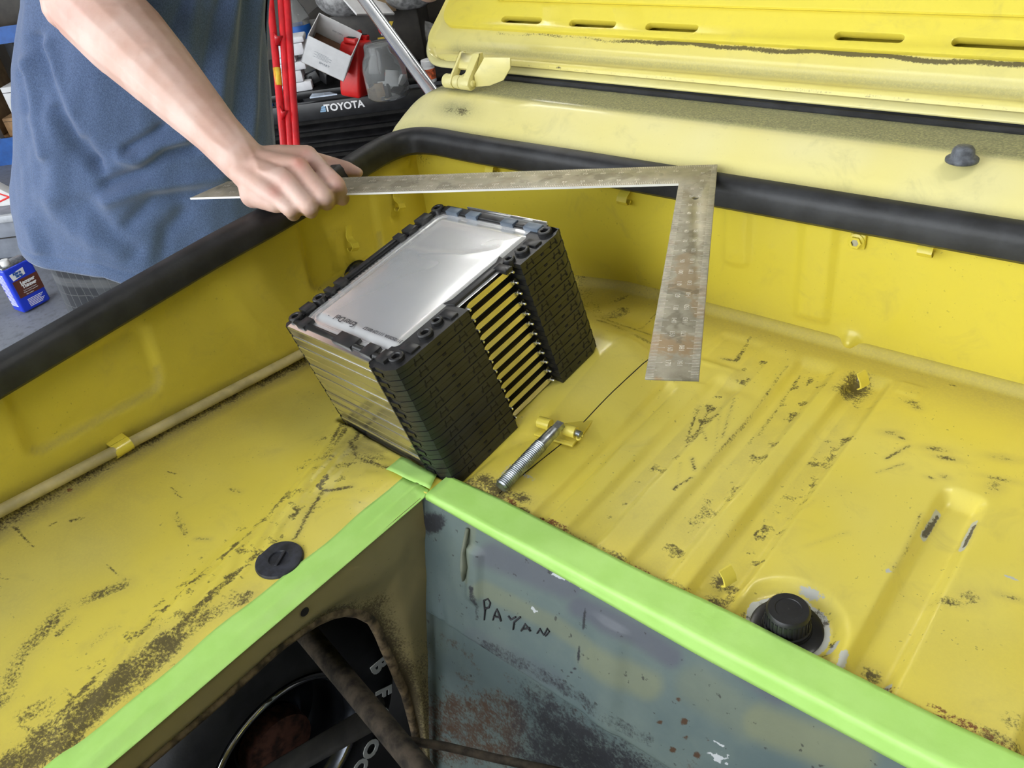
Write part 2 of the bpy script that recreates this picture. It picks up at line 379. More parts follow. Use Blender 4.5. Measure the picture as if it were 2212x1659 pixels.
# left floor: dust along the wall pipe, scuffs, sealer edges
dw = GX - XW(GY); lf = GX < -0.5
np.maximum(film, 0.85 * (1 - sstep(0.01, 0.055, dw)) * (GY < 0.6), out=film); np.maximum(dirt_shade, 0.62 * (1 - sstep(0.006, 0.030, dw)), out=dirt_shade)
np.maximum(film, 0.55 * vnoise(GX, GY, 14, 21, 4) * (lf * 1.0) * (1 - sstep(0.05, 0.22, dw)), out=film)
for pts, w, s in [(((20, 1530), (60, 1440), (160, 1330)), .008, .55), (((190, 1320), (280, 1275)), .006, .62), (((140, 1390), (175, 1355)), .003, .6), (((60, 1180), (95, 1218)), .0016, .7),
                  (((172, 1155), (192, 1147)), .003, .7), (((128, 1170), (140, 1163)), .002, .6), (((365, 1028), (382, 1031)), .0012, .8), (((375, 1062), (395, 1085)), .0016, .6), (((500, 1060), (520, 1064)), .003, .5),
                  (((425, 1172), (457, 1171)), .0016, .7), (((200, 1410), (250, 1370)), .004, .42), (((385, 1120), (405, 1160)), .004, .5), (((10, 1290), (45, 1290)), .0015, .5), (((55, 1560), (110, 1530)), .008, .45),
                  (((100, 1600), (200, 1540), (300, 1450), (360, 1400)), .014, .78), (((40, 1659), (140, 1600)), .016, .78), (((360, 1400), (450, 1330), (530, 1290)), .008, .58), (((240, 1240), (282, 1268)), .0012, .6)]:
    stroke(dirt_shade, pts, w, s)
blot(rust, (168, 1089), .0035, .0028, 1.0); blot(dirt_shade, (168, 1089), .0035, .0028, .5)
ds = dist_poly(GX, GY, SEAM); nse = vnoise(GX, GY, 60, 31, 3)
side = (ds > 0.010) & (ds < 0.016); np.maximum(dirt_shade, np.where(side, 0.75 * sstep(0.42, 0.6, nse), 0), out=dirt_shade)
np.maximum(dirt_shade, 0.55 * (1 - sstep(0.02, 0.05, ds)) * sstep(0.56, 0.70, vnoise(GX * 1.0, GY * 1.0, 120, 33, 3)), out=dirt_shade)
stroke(dirt_shade, ((760, 1050), (700, 1060), (665, 1110), (640, 1160)), .0022, .75); stroke(dirt_shade, ((760, 880), (738, 935), (700, 990)), .004, .6)
blot(dirt_shade, (790, 985), .022, .012, .55, 0.5); blot(dirt_shade, (840, 1010), .02, .006, .5, 0.3); stroke(dirt_shade, ((755, 950), (770, 985), (830, 1008), (850, 1015)), .003, .7)
blot(film, (780, 960), .03, .03, .7)
# ribbed floor
np.maximum(film, 0.50 * sstep(YB - 0.09, YB - 0.005, GY) * (GX > -0.62), out=film); np.maximum(dirt_shade, 0.16 * sstep(YB - 0.02, YB, GY), out=dirt_shade)
for p, rx, ry, s, a in [((1850, 825), .016, .020, 1.0, 0), ((1835, 840), .018, .012, .8, 0.3), ((1560, 1240), .009, .010, 1.0, 0), ((1545, 1290), .012, .008, .85, 0), ((1505, 1285), .010, .006, .8, 0),
                     ((1885, 1440), .008, .008, .75, 0), ((1895, 1480), .010, .006, .8, 0), ((1080, 1060), .018, .012, 1.0, 0), ((1050, 1040), .016, .010, .9, 0), ((1125, 1075), .014, .008, .85, 0), ((1120, 1100), .02, .006, .8, 0),
                     ((1830, 935), .004, .003, .8, 0), ((1925, 935), .008, .004, .85, .4), ((1945, 945), .005, .003, .8, 0), ((2020, 970), .010, .004, .75, .3), ((2045, 990), .010, .003, .8, .2), ((1970, 870), .010, .006, .62, 0),
                     ((2150, 1050), .006, .008, .7, 0), ((2165, 990), .012, .004, .65, .3), ((2160, 1035), .012, .003, .7, .2), ((2040, 1030), .004, .003, .75, 0), ((2010, 1032), .004, .002, .7, 0), ((2095, 1290), .008, .008, .6, 0),
                     ((2180, 1290), .010, .003, .7, .2), ((2050, 1300), .016, .006, .5, .3), ((1980, 880), .006, .004, .7, 0), ((2055, 832), .006, .0025, .8, .2), ((1880, 870), .004, .003, .6, 0), ((2160, 1600), .03, .008, .7, 0), ((2190, 1560), .01, .01, .5, 0)]:
    blot(dirt_shade, p, rx, ry, s, a)
for pts, w, s in [(((1480, 950), (1510, 870)), .0016, .62), (((1500, 940), (1535, 870)), .002, .62), (((1505, 880), (1525, 950)), .0011, .6), (((1560, 945), (1585, 860)), .0012, .6), (((1495, 990), (1500, 1015)), .0014, .8), (((1455, 1055), (1495, 1030)), .0014, .75), (((1470, 1000), (1460, 1060)), .001, .5),
                  (((1540, 1000), (1560, 860)), .001, .4), (((1915, 990), (1965, 962)), .0014, .75), (((1895, 1020), (1950, 1002)), .001, .6), (((1700, 790), (1620, 900), (1520, 1010)), .0018, .5), (((1730, 800), (1640, 930)), .0018, .55), (((1600, 1040), (1555, 1095)), .0015, .5),
                  (((1700, 1120), (1760, 1080)), .0012, .4), (((1740, 1180), (1830, 1150)), .0012, .35), (((1990, 1110), (1960, 1180), (1930, 1230)), .0012, .55), (((1300, 700), (1395, 735), (1420, 745)), .005, .55), (((1310, 690), (1345, 672)), .010, .6), (((1300, 718), (1350, 745)), .006, .55), (((1375, 762), (1400, 770)), .006, .5),
                  (((1320, 655), (1350, 640)), .006, .35), (((1440, 650), (1380, 720)), .0014, .6), (((1560, 770), (1590, 775), (1620, 730)), .0025, .62), (((1250, 600), (1300, 700)), .012, .35), (((1010, 1040), (1060, 1090)), .008, .7),
                  (((1200, 1140), (1300, 1190), (1400, 1235), (1500, 1290), (1600, 1345)), .006, .62), (((1900, 1500), (2000, 1550), (2200, 1640)), .006, .5)]:
    stroke(dirt_shade, pts, w, s)

np.maximum(rust, np.where((GY < 0.402) & (GY > 0.36) & (GX > -0.47), 0.55 * sstep(0.4, 0.7, vnoise(GX, GY, 50, 41, 3)), 0), out=rust)
np.maximum(film, np.where((GY < 0.41) & (GX > -0.48), 0.6 * (1 - sstep(0.392, 0.41, GY)) * sstep(0.3, 0.6, vnoise(GX, GY, 30, 43, 2)), 0), out=film)
for (x0, x1) in ((-0.288, -0.252), (-0.229, -0.196), (-0.352, -0.322)):          # grit lying in the channels
    m = (GX > x0 + .012) & (GX < x1 + .004) & (GY > 0.40) & (GY < 0.74)
    np.maximum(dirt_shade, np.where(m, 0.62 * sstep(0.52, 0.72, vnoise(GX, GY, 90, 51, 3)) , 0), out=dirt_shade); np.maximum(film, np.where(m, 0.35 * nse, 0), out=film)
np.maximum(film, np.where(GX > -0.46, 0.16 * sstep(0.35, 0.7, vnoise(GX, GY, 9, 61, 4)), 0), out=film)
rr = np.hypot(GX - CAPC[0], GY - CAPC[1]); an = np.arctan2(GY - CAPC[1], GX - CAPC[0])
np.maximum(bare, (1 - sstep(0.030, 0.034, rr + 0.004 * (nse - 0.5))) * 1.0, out=bare)
np.maximum(bare, 0.8 * np.exp(-(((GX + 0.150) / .012) ** 2 + ((GY - 0.450) / .005) ** 2)), out=bare)
np.maximum(dirt_shade, 0.6 * (rr < 0.037) * sstep(0.5, 0.7, vnoise(GX, GY, 130, 71, 3)), out=dirt_shade)
stroke(bare, ((2030, 1095), (1995, 1150)), .0024, 1.0); stroke(bare, ((2108, 1120), (2080, 1180)), .0024, 1.0); stroke(dirt_shade, ((2028, 1100), (1999, 1146)), .0014, 1.3); stroke(dirt_shade, ((2106, 1128), (2084, 1174)), .0014, 1.3)
blot(bare, (1918, 1233), .003, .003, 1.0); blot(bare, (2185, 1248), .008, .002, .9); stroke(bare, ((1810, 1380), (1790, 1400)), .0018, .9); stroke(bare, ((1825, 1410), (1815, 1440)), .003, .8); stroke(bare, ((1925, 1470), (1905, 1495)), .002, .9)
stroke(bare, ((1075, 1050), (1100, 1010), (1150, 1035)), .004, .5)
keep = ~((GX[:-1, :-1] >= HX - 1e-6) & (GY[1:, :-1] <= HY + 1e-6))
cx = 0.5 * (GX[:-1, :-1] + GX[1:, 1:]); cy = 0.5 * (GY[:-1, :-1] + GY[1:, 1:]); keep &= cx > XW(cy) - 0.006
tfloor = patch('trunk_floor', GX, GY, GZ, M_floor, car, dict(dirt_shade=dirt_shade, film=film, rust=rust, bare=bare), keep)

M_under0 = simple('seam_black', (0.02, 0.017, 0.01, 1), 0.85)
# ---- side wall (left) with pressed panels
def sd_round(U, V, c, h, r, ang=0.0, shear=0.0):
    ca, sa = math.cos(ang), math.sin(ang); a = (U - c[0]) * ca + (V - c[1]) * sa; b = -(U - c[0]) * sa + (V - c[1]) * ca; a = a - shear * b
    qx = np.abs(a) - h[0] + r; qy = np.abs(b) - h[1] + r
    return np.hypot(np.maximum(qx, 0), np.maximum(qy, 0)) + np.minimum(np.maximum(qx, qy), 0) - r
def onw(p): return onp(p, (1, 0.14, 0), -0.80)
wy = np.arange(-0.32, 0.795, 0.004); wz = np.arange(-0.06, 0.171, 0.004)
WY, WZ = np.meshgrid(wy, wz)
dA = sd_round(WY, WZ, (0.222, 0.097), (0.078, 0.040), 0.016, math.radians(-7)); dB = sd_round(WY, WZ, (0.612, 0.085), (0.072, 0.055), 0.018, math.radians(-5))
off = -0.0055 * (1 - sstep(-0.006, 0.006, dA)) - 0.0055 * (1 - sstep(-0.006, 0.006, dB)) + 0.004 * sstep(0.39, 0.43, WY + 0.25 * (WZ - 0.1)) * 1.0
WXX = XW(WY) + off - 0.02 * sstep(0.0, 0.06, WZ - 0.11) * 0 
wd_ = 0.62 * sstep(0.138, 0.150, WZ + 0.006 * vnoise(WY, WZ, 60, 4)); wf = 0.8 * sstep(0.125, 0.15, WZ) + 0.7 * (1 - sstep(-0.01, 0.04, WZ - 0.047 + 0.17 * WY)) * (WY < 0.55)
wf = np.maximum(wf, 0.55 * np.exp(-(dB / 0.004) ** 2) * (WZ < 0.06)); wf = np.maximum(wf, 0.5 * np.exp(-(dA / 0.004) ** 2) * (WZ < 0.075)); wf = np.maximum(wf, 0.30 * vnoise(WY, WZ, 12, 8))
wd_ = np.maximum(wd_, 0.5 * np.exp(-(dB / 0.0025) ** 2) * (WZ < 0.05) * sstep(.4, .6, vnoise(WY, WZ, 40, 6)))
crn = np.exp(-(((WY - 0.76) / 0.03) ** 2 + ((WZ - 0.135) / 0.02) ** 2)); WXX = WXX + 0.010 * crn * vnoise(WY, WZ, 90, 12)
patch('trunk_side_wall', WXX, WY, WZ, M_wall, car, dict(dirt_shade=wd_, film=wf), None)
hc = onw((772, 607)); MH = basis((hc[0] + 0.0015, hc[1], hc[2]), (0.14, -1, 0), (0, 0, 1))
drim = MB().lathe([(0.030, -0.0005), (0.030, 0.0012), (0.024, 0.0012), (0.024, -0.02)], 32, MH, caps=False).build('drain_hole_rim', M_rubber, car, True, world=True)
MB().lathe([(0.0, 0.0006), (0.0235, 0.0006)], 32, MH, caps=False).build('drain_hole', M_black, drim, world=True)
MB().lathe([(0.0, 0.0012), (0.014, 0.0012), (0.0145, 0.0008)], 24, MH @ Matrix.Translation((0.006, -0.006, 0)), caps=False).build('drain_plug', M_tan, drim, world=True)
# ---- rear wall
ry_x = np.arange(-0.915, 0.63, 0.004); rz = np.arange(-0.072, 0.171, 0.004)
RX, RZ = np.meshgrid(ry_x, rz)
def onb(p): return onp(p, (0, 1, 0), YB)
offr = -0.005 * (sstep(-0.322, -0.312, RX) - sstep(-0.286, -0.276, RX)) * (1 - 0) * sstep(0.018, 0.03, RZ)
p1 = onb((1592, 515)); dC = sd_round(RX, RZ, (p1[0], p1[2] + 0.012), (0.015, 0.045), 0.007); offr = offr - 0.004 * (1 - sstep(-0.004, 0.004, dC))
bp = onb((1838, 730)); offr = offr - 0.012 * np.exp(-(np.hypot((RX - bp[0]) * 1.0, (RZ - bp[2] + 0.004) * 1.0) / 0.008) ** 2)
for q in ((1662, 536), (1588, 545), (1245, 450), (1210, 425)): 
    b_ = onb(q); offr = offr - 0.0022 * np.exp(-(np.hypot(RX - b_[0], RZ - b_[2]) / 0.003) ** 2)
offr = offr - 0.006 * np.exp(-(((RX + 0.90) / 0.035) ** 2 + ((RZ - 0.13) / 0.02) ** 2)) * vnoise(RX, RZ, 80, 14)
rfilm = 0.25 * vnoise(RX, RZ, 8, 16) * (1 - sstep(0.0, 0.05, RZ)); rdirt = 0.0 * RZ; rdirt = np.maximum(rdirt, 0.5 * sstep(0.146, 0.155, RZ + .004 * vnoise(RX, RZ, 60, 2)))
rdirt = np.maximum(rdirt, 0.55 * np.exp(-(((RX + 0.895) / 0.03) ** 2 + ((RZ - 0.13) / 0.02) ** 2)) * sstep(.45, .6, vnoise(RX, RZ, 60, 18)))
rwall = patch('trunk_rear_wall', RX, YB + offr, RZ, M_wall, car, dict(dirt_shade=rdirt, film=rfilm), None)
# right side wall, out of view but real
MB().bx(0.60, 0.63, -0.32, 0.80, -0.02, 0.165).build('trunk_far_side_wall', M_wall, car, world=True)

# ---- rubber seal on the trunk rim
cpx = [(560, 445), (640, 400), (700, 362), (760, 324), (810, 295), (845, 279), (880, 270), (915, 268), (950, 272), (1000, 283), (1060, 292), (1120, 301)]
cps = [onz(p, 0.181)[:2] for p in cpx]
kn_ = [(XW(y), y) for y in (-0.34, -0.1, 0.1, 0.3, 0.42)] + [tuple(p) for p in cps] + [(x, 0.788) for x in (-0.6, -0.5, -0.3, 0.0, 0.3, 0.62)]
kn_ = np.array(kn_); tl_ = np.r_[0, np.cumsum(np.hypot(*np.diff(kn_, axis=0).T))]; us_ = np.linspace(0, tl_[-1], 260)
sx_, sy_ = np.interp(us_, tl_, kn_[:, 0]), np.interp(us_, tl_, kn_[:, 1])
ker = np.hanning(15); ker /= ker.sum(); pad = lambda v: np.convolve(np.pad(v, 7, mode='reflect', reflect_type='odd'), ker, 'valid')
path = [(x, y, 0.15) for x, y in zip(pad(sx_), pad(sy_))]
prof = [(0.0, 0.0), (0.0, 0.024), (0.004, 0.0305), (0.016, 0.0312), (0.023, 0.027), (0.0265, 0.018), (0.026, 0.002), (0.018, -0.004)]
MB().sweep(path, prof, 1).build('trunk_seal', M_rubber, car, 'auto', world=True)
MB().sweep([(0.60, y, 0.15) for y in np.linspace(0.78, -0.3, 12)], prof, 1).build('far_side_seal', M_rubber, car, 'auto', world=True)

# ---- cowl panel behind the rear seal, weatherstrip, gutter
def cowl_sec(x):
    e = np.clip((x + 0.965) / 0.085, 0, 1); k = math.sqrt(max(0.0, 1 - (1 - e) ** 2))   # rounded left end
    pr = [(0.785, 0.155), (0.792, 0.172), (0.806, 0.186), (0.826, 0.1985), (0.838, 0.2050), (0.848, 0.2085), (0.862, 0.2098), (0.890, 0.2100), (0.915, 0.2085), (0.918, 0.2040), (0.934, 0.2050), (0.940, 0.2140), (0.96, 0.2140), (0.98, 0.19), (1.0, 0.10)]
    zb = 0.12
    return [(y if i < 1 else 0.785 + (y - 0.785) * (0.82 + 0.18 * k), zb + (z - zb) * (0.35 + 0.65 * k)) for i, (y, z) in enumerate(pr)]
xs = np.concatenate([np.linspace(-0.965, -0.86, 22), np.linspace(-0.85, 0.62, 60)])
secs = []
for x in xs:
    s0 = cowl_sec(x); P = np.array(s0); tt = np.r_[0, np.cumsum(np.hypot(*np.diff(P, axis=0).T))]; u = np.linspace(0, tt[-1], 60)
    secs.append(np.stack([np.interp(u, tt, P[:, 0]), np.interp(u, tt, P[:, 1])], -1))
secs = np.array(secs); CX = np.repeat(xs[:, None], 60, 1); CY = secs[..., 0]; CZ = secs[..., 1]
cd = np.zeros(CX.shape); cf = np.zeros(CX.shape); cb = np.zeros(CX.shape)
def cst(A, p, z, rx, ry, s): c = onz(p, z); np.maximum(A, s * np.exp(-(((CX - c[0]) / rx) ** 2 + ((CY - c[1]) / ry) ** 2)), out=A)
cst(cd, (985, 216), .209, .026, .006, .85); cst(cf, (980, 214), .209, .035, .012, .8); cst(cb, (1000, 230), .203, .004, .004, .9); cst(cb, (1272, 308), .19, .0012, .012, .9); cst(cb, (1298, 312), .19, .0012, .010, .9); cst(cd, (868, 262), .18, .006, .005, .8); cst(cd, (1905, 285), .21, .003, .002, .8)
cf = np.maximum(cf, 1.0 * sstep(0.842, 0.856, CY) * (CY < 0.917)); cf = np.maximum(cf, 0.5 * (1 - sstep(0.786, 0.806, CY)))
cd = np.maximum(cd, 0.25 * (1 - sstep(0.786, 0.80, CY)))
cowl = patch('cowl_panel', CX, CY, CZ, M_cowl, car, dict(dirt_shade=cd, film=cf, bare=cb), None, flip=True)
MB().add([(xs[0], a, b) for a, b in cowl_sec(xs[0])] + [(xs[0], 0.98, 0.05), (xs[0], 0.785, 0.05)], [tuple(range(17))]).build('cowl_end', M_cowl, cowl, world=True)
ws = [(0.0, 0.0), (0.0, 0.006), (0.003, 0.0085), (0.007, 0.0085), (0.009, 0.0065), (0.012, 0.0095), (0.016, 0.0125), (0.021, 0.0125), (0.023, 0.009), (0.023, 0.0)]
MB().sweep([(x, 0.9145, 0.2045) for x in np.linspace(-0.835, 0.62, 40)], [(-a, b) for a, b in ws], 1).build('cowl_weatherstrip', M_rubber, cowl, 'auto', world=True)
bs = onz((2078, 345), 0.2098)
o = MB().lathe([(0.0145, -0.001), (0.0145, 0.0015), (0.0125, 0.003), (0.0105, 0.004), (0.0095, 0.010), (0.0075, 0.0125), (0.0, 0.0132)], 24, Matrix.Translation(bs)).build('bump_stop', simple('grey_rubber', (0.11, 0.12, 0.14, 1), 0.55, var=0.3, scale=150), car, True, world=True)
# outer fender skin and underside, seen only past the seal
fp = [(0.0, 0.150), (-0.012, 0.142), (-0.030, 0.115), (-0.055, 0.06), (-0.075, -0.05), (-0.085, -0.25), (-0.075, -0.45), (-0.05, -0.55)]
FY = np.linspace(-0.4, 1.5, 40)
FXg = np.array([[XW(min(y, 0.7)) + a for a, b in fp] for y in FY]); FYg = np.repeat(FY[:, None], len(fp), 1); FZg = np.array([[b - max(0, y - 0.8) * 0.05 for a, b in fp] for y in FY])
patch('outer_fender', FXg, FYg, FZg, M_cowl, car)

# ---- the trunk lid, folded back on its hinges
LA = math.radians(38); LY, LZ = 0.928, 0.2225
def lidp(u, v, w=0.0): return np.array([u, LY + v * math.cos(LA) - w * math.sin(LA), LZ + v * math.sin(LA) + w * math.cos(LA)])
def onl(p):
    n = np.array([0, -math.sin(LA), math.cos(LA)]); q = onp(p, n, n @ np.array([0, LY, LZ])); return q[0], (q[1] - LY) / math.cos(LA)
LT = 0.50
def lid_left(v): return -1.010 + 0.05 * (1 - math.sqrt(max(0, 1 - (1 - min(1, v / 0.05)) ** 2))) * 1.0
lv = np.concatenate([np.linspace(0, 0.08, 61), np.linspace(0.09, LT, 14)])
pl_prof = [(0, 0.004), (0.003, 0.0075), (0.009, 0.0075), (0.014, 0.0022), (0.022, -0.0010), (0.029, 0.0015), (0.034, 0.0075), (0.045, 0.0088), (0.06, 0.0088), (0.085, 0.0088), (0.12, 0.0095), (LT, 0.0095)]
wv = np.interp(lv, [a for a, b in pl_prof], [b for a, b in pl_prof])
wv = np.convolve(np.pad(wv, 2, mode='edge'), [0.1, 0.2, 0.4, 0.2, 0.1], 'valid')
uu = np.concatenate([np.linspace(0, 0.12, 40), np.linspace(0.125, 1.66, 300)])
LU = np.array([[lid_left(v) + a for a in uu] for v in lv]); LV = np.repeat(lv[:, None], len(uu), 1)
edge_in = sstep(0.0, 0.012, LU - np.array([[lid_left(v)] for v in lv]))
LWt = wv[:, None] * (0.35 + 0.65 * sstep(0.0, 0.055, np.repeat(uu[None], len(lv), 0))) + 0.004 * (1 - edge_in)
LP = np.array([[lidp(LU[i, j], LV[i, j], LWt[i, j]) for j in range(len(uu))] for i in range(len(lv))])
ld = np.zeros(LU.shape); lf_ = np.zeros(LU.shape)
lf_ = np.maximum(lf_, 0.75 * np.exp(-((LV - 0.023) / 0.008) ** 2) * sstep(.02, .06, LU + 1.0)); ld = np.maximum(ld, (0.55 + 0.75 * sstep(-0.75, -0.50, LU)) * np.exp(-((LV - 0.0495 - 0.0016 * np.sin(LU * 31) - 0.001 * np.sin(LU * 77)) / 0.0036) ** 2) * (LU > -0.87) * (0.55 + 0.8 * vnoise(LU, LV * 3, 22, 19))); ld = np.maximum(ld, 0.30 * np.exp(-((LV - 0.002) / 0.003) ** 2))  # greyer band along the flange groove
ld = np.maximum(ld, 0.5 * np.exp(-((LU - np.array([[lid_left(v)] for v in lv]) - .012) / 0.006) ** 2) * (LV < .06) * vnoise(LU, LV, 30, 3))
bl_ = onl((1212, 152)); ld = np.maximum(ld, 1.2 * np.exp(-(np.hypot(LU - bl_[0], LV - bl_[1]) / 0.0022) ** 2))
lkeep = ~((LV[1:, 1:] > 0.0585) & (LU[1:, 1:] > -0.955))
trunk_lid = patch('trunk_lid', LP[..., 0], LP[..., 1], LP[..., 2], M_flange, car, dict(dirt_shade=ld, film=lf_), lkeep, flip=False)
# outer skin of the lid, a second sheet behind
OU = LU; OP = np.array([[lidp(LU[i, j], LV[i, j], -0.012 + 0.004 * (LV[i, j] < 0.004)) for j in range(0, len(uu), 4)] for i in range(len(lv))])
patch('lid_outer_skin', OP[..., 0], OP[..., 1], OP[..., 2], M_lid, trunk_lid)
edge = [lidp(lid_left(v), v, -0.003) for v in lv[::-1]] + [lidp(u, 0, -0.003) for u in np.linspace(-0.955, 0.65, 30)]
MB().tube(edge, [(0.0085, 0.0016)] * len(edge), 8).build('lid_hem', M_cowl, trunk_lid, True, world=True)
# raised inner panel with slots
vb = np.mean([onl(p)[1] for p in ((1137, 84), (1532, 100), (1900, 124))]); ul = onl((977, 20))[0]
print('lid inner', vb, ul, [onl(p) for p in ((1136, 57), (1288, 66), (1458, 75), (1880, 98), (2150, 113))])
outl = []
r_ = 0.035
for a in np.linspace(180, 270, 9): outl.append((ul + r_ + r_ * math.cos(math.radians(a)), vb + r_ + r_ * math.sin(math.radians(a))))
outl += [(0.62, vb), (0.62, LT - 0.02), (ul, LT - 0.02)]
MLid = Matrix(((1, 0, 0, 0), (0, math.cos(LA), -math.sin(LA), LY), (0, math.sin(LA), math.cos(LA), LZ), (0, 0, 0, 1)))
b_in = MB().prism(outl, 0.003, 0.0145); 
inner = b_in.build('lid_inner_panel', M_lid, None)
cut = MB()
for p, wpx in (((1136, 57), 82), ((1288, 66), 95), ((1458, 75), 108), ((1880, 98), 144), ((2172, 115), 230)):
    c_ = onl(p); Lh = 0.5 * (onl((p[0] + wpx / 2, p[1] + wpx * 0.055))[0] - onl((p[0] - wpx / 2, p[1] - wpx * 0.055))[0]); hr = 0.0052
    pp = [(c_[0] + Lh - hr + hr * math.cos(a), c_[1] + hr * math.sin(a)) for a in np.linspace(-math.pi / 2, math.pi / 2, 9)] + [(c_[0] - Lh + hr - hr * math.cos(a), c_[1] - hr * math.sin(a)) for a in np.linspace(-math.pi / 2, math.pi / 2, 9)]
    cut.prism(pp, 0.0, 0.03)
cut_o = cut.build('cutter', None, None)
md = inner.modifiers.new('b', 'BOOLEAN'); md.operation = 'DIFFERENCE'; md.object = cut_o; md.solver = 'EXACT'
dg = bpy.context.evaluated_depsgraph_get(); dg.update(); me2 = bpy.data.meshes.new_from_object(inner.evaluated_get(dg))
bpy.data.objects.remove(inner); bpy.data.objects.remove(cut_o)
me2.transform(inv_of(car) @ MLid); inner = link('lid_inner_panel', me2, M_lid, trunk_lid, False, 0.0022)
# long pressings higher on the inner panel
for v0, h in ((vb + 0.045, 0.006),):
    MB().prism([(ul + 0.10, v0), (0.62, v0), (0.62, LT - 0.03), (ul + 0.10, LT - 0.03)], 0.0145, 0.0205).xform(MLid).build('lid_pressing', M_lid, trunk_lid, False, 0.004, world=True)
# ---- hinge
hp = onz((1003, 180), 0.2215); hx = hp[0]; hy_, hz_ = hp[1], 0.2225
hin = MB()
for a, b, r in ((-0.036, -0.018, 0.0098), (-0.0165, -0.0065, 0.0092), (-0.005, 0.015, 0.0098)):
    hin.lathe([(r * 0.9, a), (r, a + 0.0015), (r, b - 0.0015), (r * 0.9, b)], 24, Matrix.Translation((hx, hy_, hz_)) @ Matrix.Rotation(math.pi / 2, 4, 'Y'))
hinge = hin.build('lid_hinge', M_cowl, car, 'auto', world=True)
MB().lathe([(0.0, 0.0), (0.0045, 0.0), (0.0045, 0.003), (0.003, 0.004), (0, 0.004)], 16, Matrix.Translation((hx + 0.0145, hy_, hz_)) @ Matrix.Rotation(math.pi / 2, 4, 'Y')).build('hinge_pin', M_cowl, hinge, 'auto', world=True)
lf1 = MB()
for a, b in ((-0.0165 - 0.002, 0.0155),):
    pr = [(-0.006, -0.008), (-0.0105, 0.0), (-0.005, 0.009), (0.022, 0.034), (0.030, 0.034), (0.030, 0.026), (0.008, 0.004), (0.006, -0.004)]
    lf1.prism([(p[0], p[1]) for p in pr], 0.004, 0.0155, Matrix.Translation((hx, hy_, hz_)) @ Matrix(((0, 0, 1, 0), (1, 0, 0, 0), (0, 1, 0, 0), (0, 0, 0, 1))))
    lf1.prism([(p[0], p[1]) for p in pr], -0.0215, -0.0175, Matrix.Translation((hx, hy_, hz_)) @ Matrix(((0, 0, 1, 0), (1, 0, 0, 0), (0, 1, 0, 0), (0, 0, 0, 1))))
    lf1.prism([(0.010, 0.016), (0.022, 0.034), (0.026, 0.030), (0.014, 0.012)], -0.0215, 0.0155, Matrix.Translation((hx, hy_, hz_)) @ Matrix(((0, 0, 1, 0), (1, 0, 0, 0), (0, 1, 0, 0), (0, 0, 0, 1))))
lf1.build('hinge_leaf', M_cowl, hinge, False, 0.0008, world=True)
hk = [(0.0, -0.006), (0.022, -0.004), (0.045, 0.004), (0.058, 0.020), (0.060, 0.034), (0.02, 0.034), (0.0, 0.01)]
MB().prism([(hx + 0.017 + a, b) for a, b in hk], 0.0, 0.0, None).add([], []).build('hinge_gusset_tmp', None) if False else None
gus = MB(); 
for i_ in range(2): pass
gp = [Vector((hx + 0.017 + a, hy_ + 0.004 + 0.012 * (a / 0.06), hz_ + b)) for a, b in hk]
gus.add(gp + [p + Vector((0, 0.0025, 0)) for p in gp], [tuple(range(6, -1, -1)), tuple(range(7, 14))] + [(i, (i + 1) % 7, 7 + (i + 1) % 7, 7 + i) for i in range(7)])
gus.build('hinge_gusset', M_cowl, hinge, False, 0.0008, world=True)
# chrome prop rod beyond the cowl end
r0, r1 = Vector(at((945, 215), 1.50)), Vector(at((770, -25), 1.68)); dd = (r1 - r0)
MB().tube([r0 - dd * 0.15, r0, r0 + dd * 0.5, r1, r1 + dd * 0.8], 0.0125, 20).build('chrome_prop_rod', M_chrome, car, True, world=True)

MB().tube([(-0.438 + (y - 0.40) * 0.08 + 0.0022, y, float(zf(np.array([-0.438 + (y - 0.40) * 0.08 + 0.0022]), np.array([y]))[0])) for y in np.linspace(0.40, 0.64, 20)], 0.0006, 6).build('panel_seam', M_under0, car, world=True)
# ---- spring clips, nut, pipe, grommet, cap
def clip(p, n, up, s=1.0, name='spring_clip'):
    n = Vector(n).normalized(); up = Vector(up).normalized(); sd = up.cross(n)
    prof = [(-0.016, 0.0008), (-0.004, 0.0010), (0.0, 0.004), (0.003, 0.010), (0.008, 0.0125), (0.012, 0.010), (0.0125, 0.006), (0.009, 0.004)]
    P = Vector(p); v = []; w = 0.0055 * s
    for side_ in (-1, 1):
        for t_ in (0.0, 0.0011):
            for i_, (a, b) in enumerate(prof): v.append(P - up * (a * s) + n * (b * s + t_) + sd * (side_ * w * (1.0 if i_ > 1 else 0.8)))
    k = len(prof); f = []
    for i_ in range(k - 1):
        A = lambda a, b: a * 2 * k + b * k + i_
        f += [(A(0, 1), A(0, 1) + 1, A(1, 1) + 1, A(1, 1)), (A(0, 0) + 1, A(0, 0), A(1, 0), A(1, 0) + 1), (A(0, 0), A(0, 0) + 1, A(0, 1) + 1, A(0, 1)), (A(1, 1), A(1, 1) + 1, A(1, 0) + 1, A(1, 0))]
    return MB().add(v, f).build(name, M_wall, car, 'auto', world=True)
for q in ((1070, 348), (1357, 408), (2012, 512)): clip(onb(q), (0, -1, 0), (0, 0, 1), 1.25)
for q in ((745, 515), (846, 430)): clip(onw(q) + np.array([0.006, 0, 0]), (1, 0.14, 0), (0.0, 0.35, 1), 1.2)
nb = onb((1853, 518)); Mn = basis((nb[0], YB - 0.0, nb[2]), (1, 0, 0), (0, 0, 1))
nutp = MB().box((nb[0] + 0.001, YB - 0.002, nb[2]), (0.016, 0.004, 0.016)).build('nut_plate', M_wall, car, False, 0.0012, world=True)
nutm = MB().lathe([(0.0065, 0.003), (0.0065, 0.0085), (0.004, 0.0085), (0.004, 0.004)], 6, Mn, caps=False)
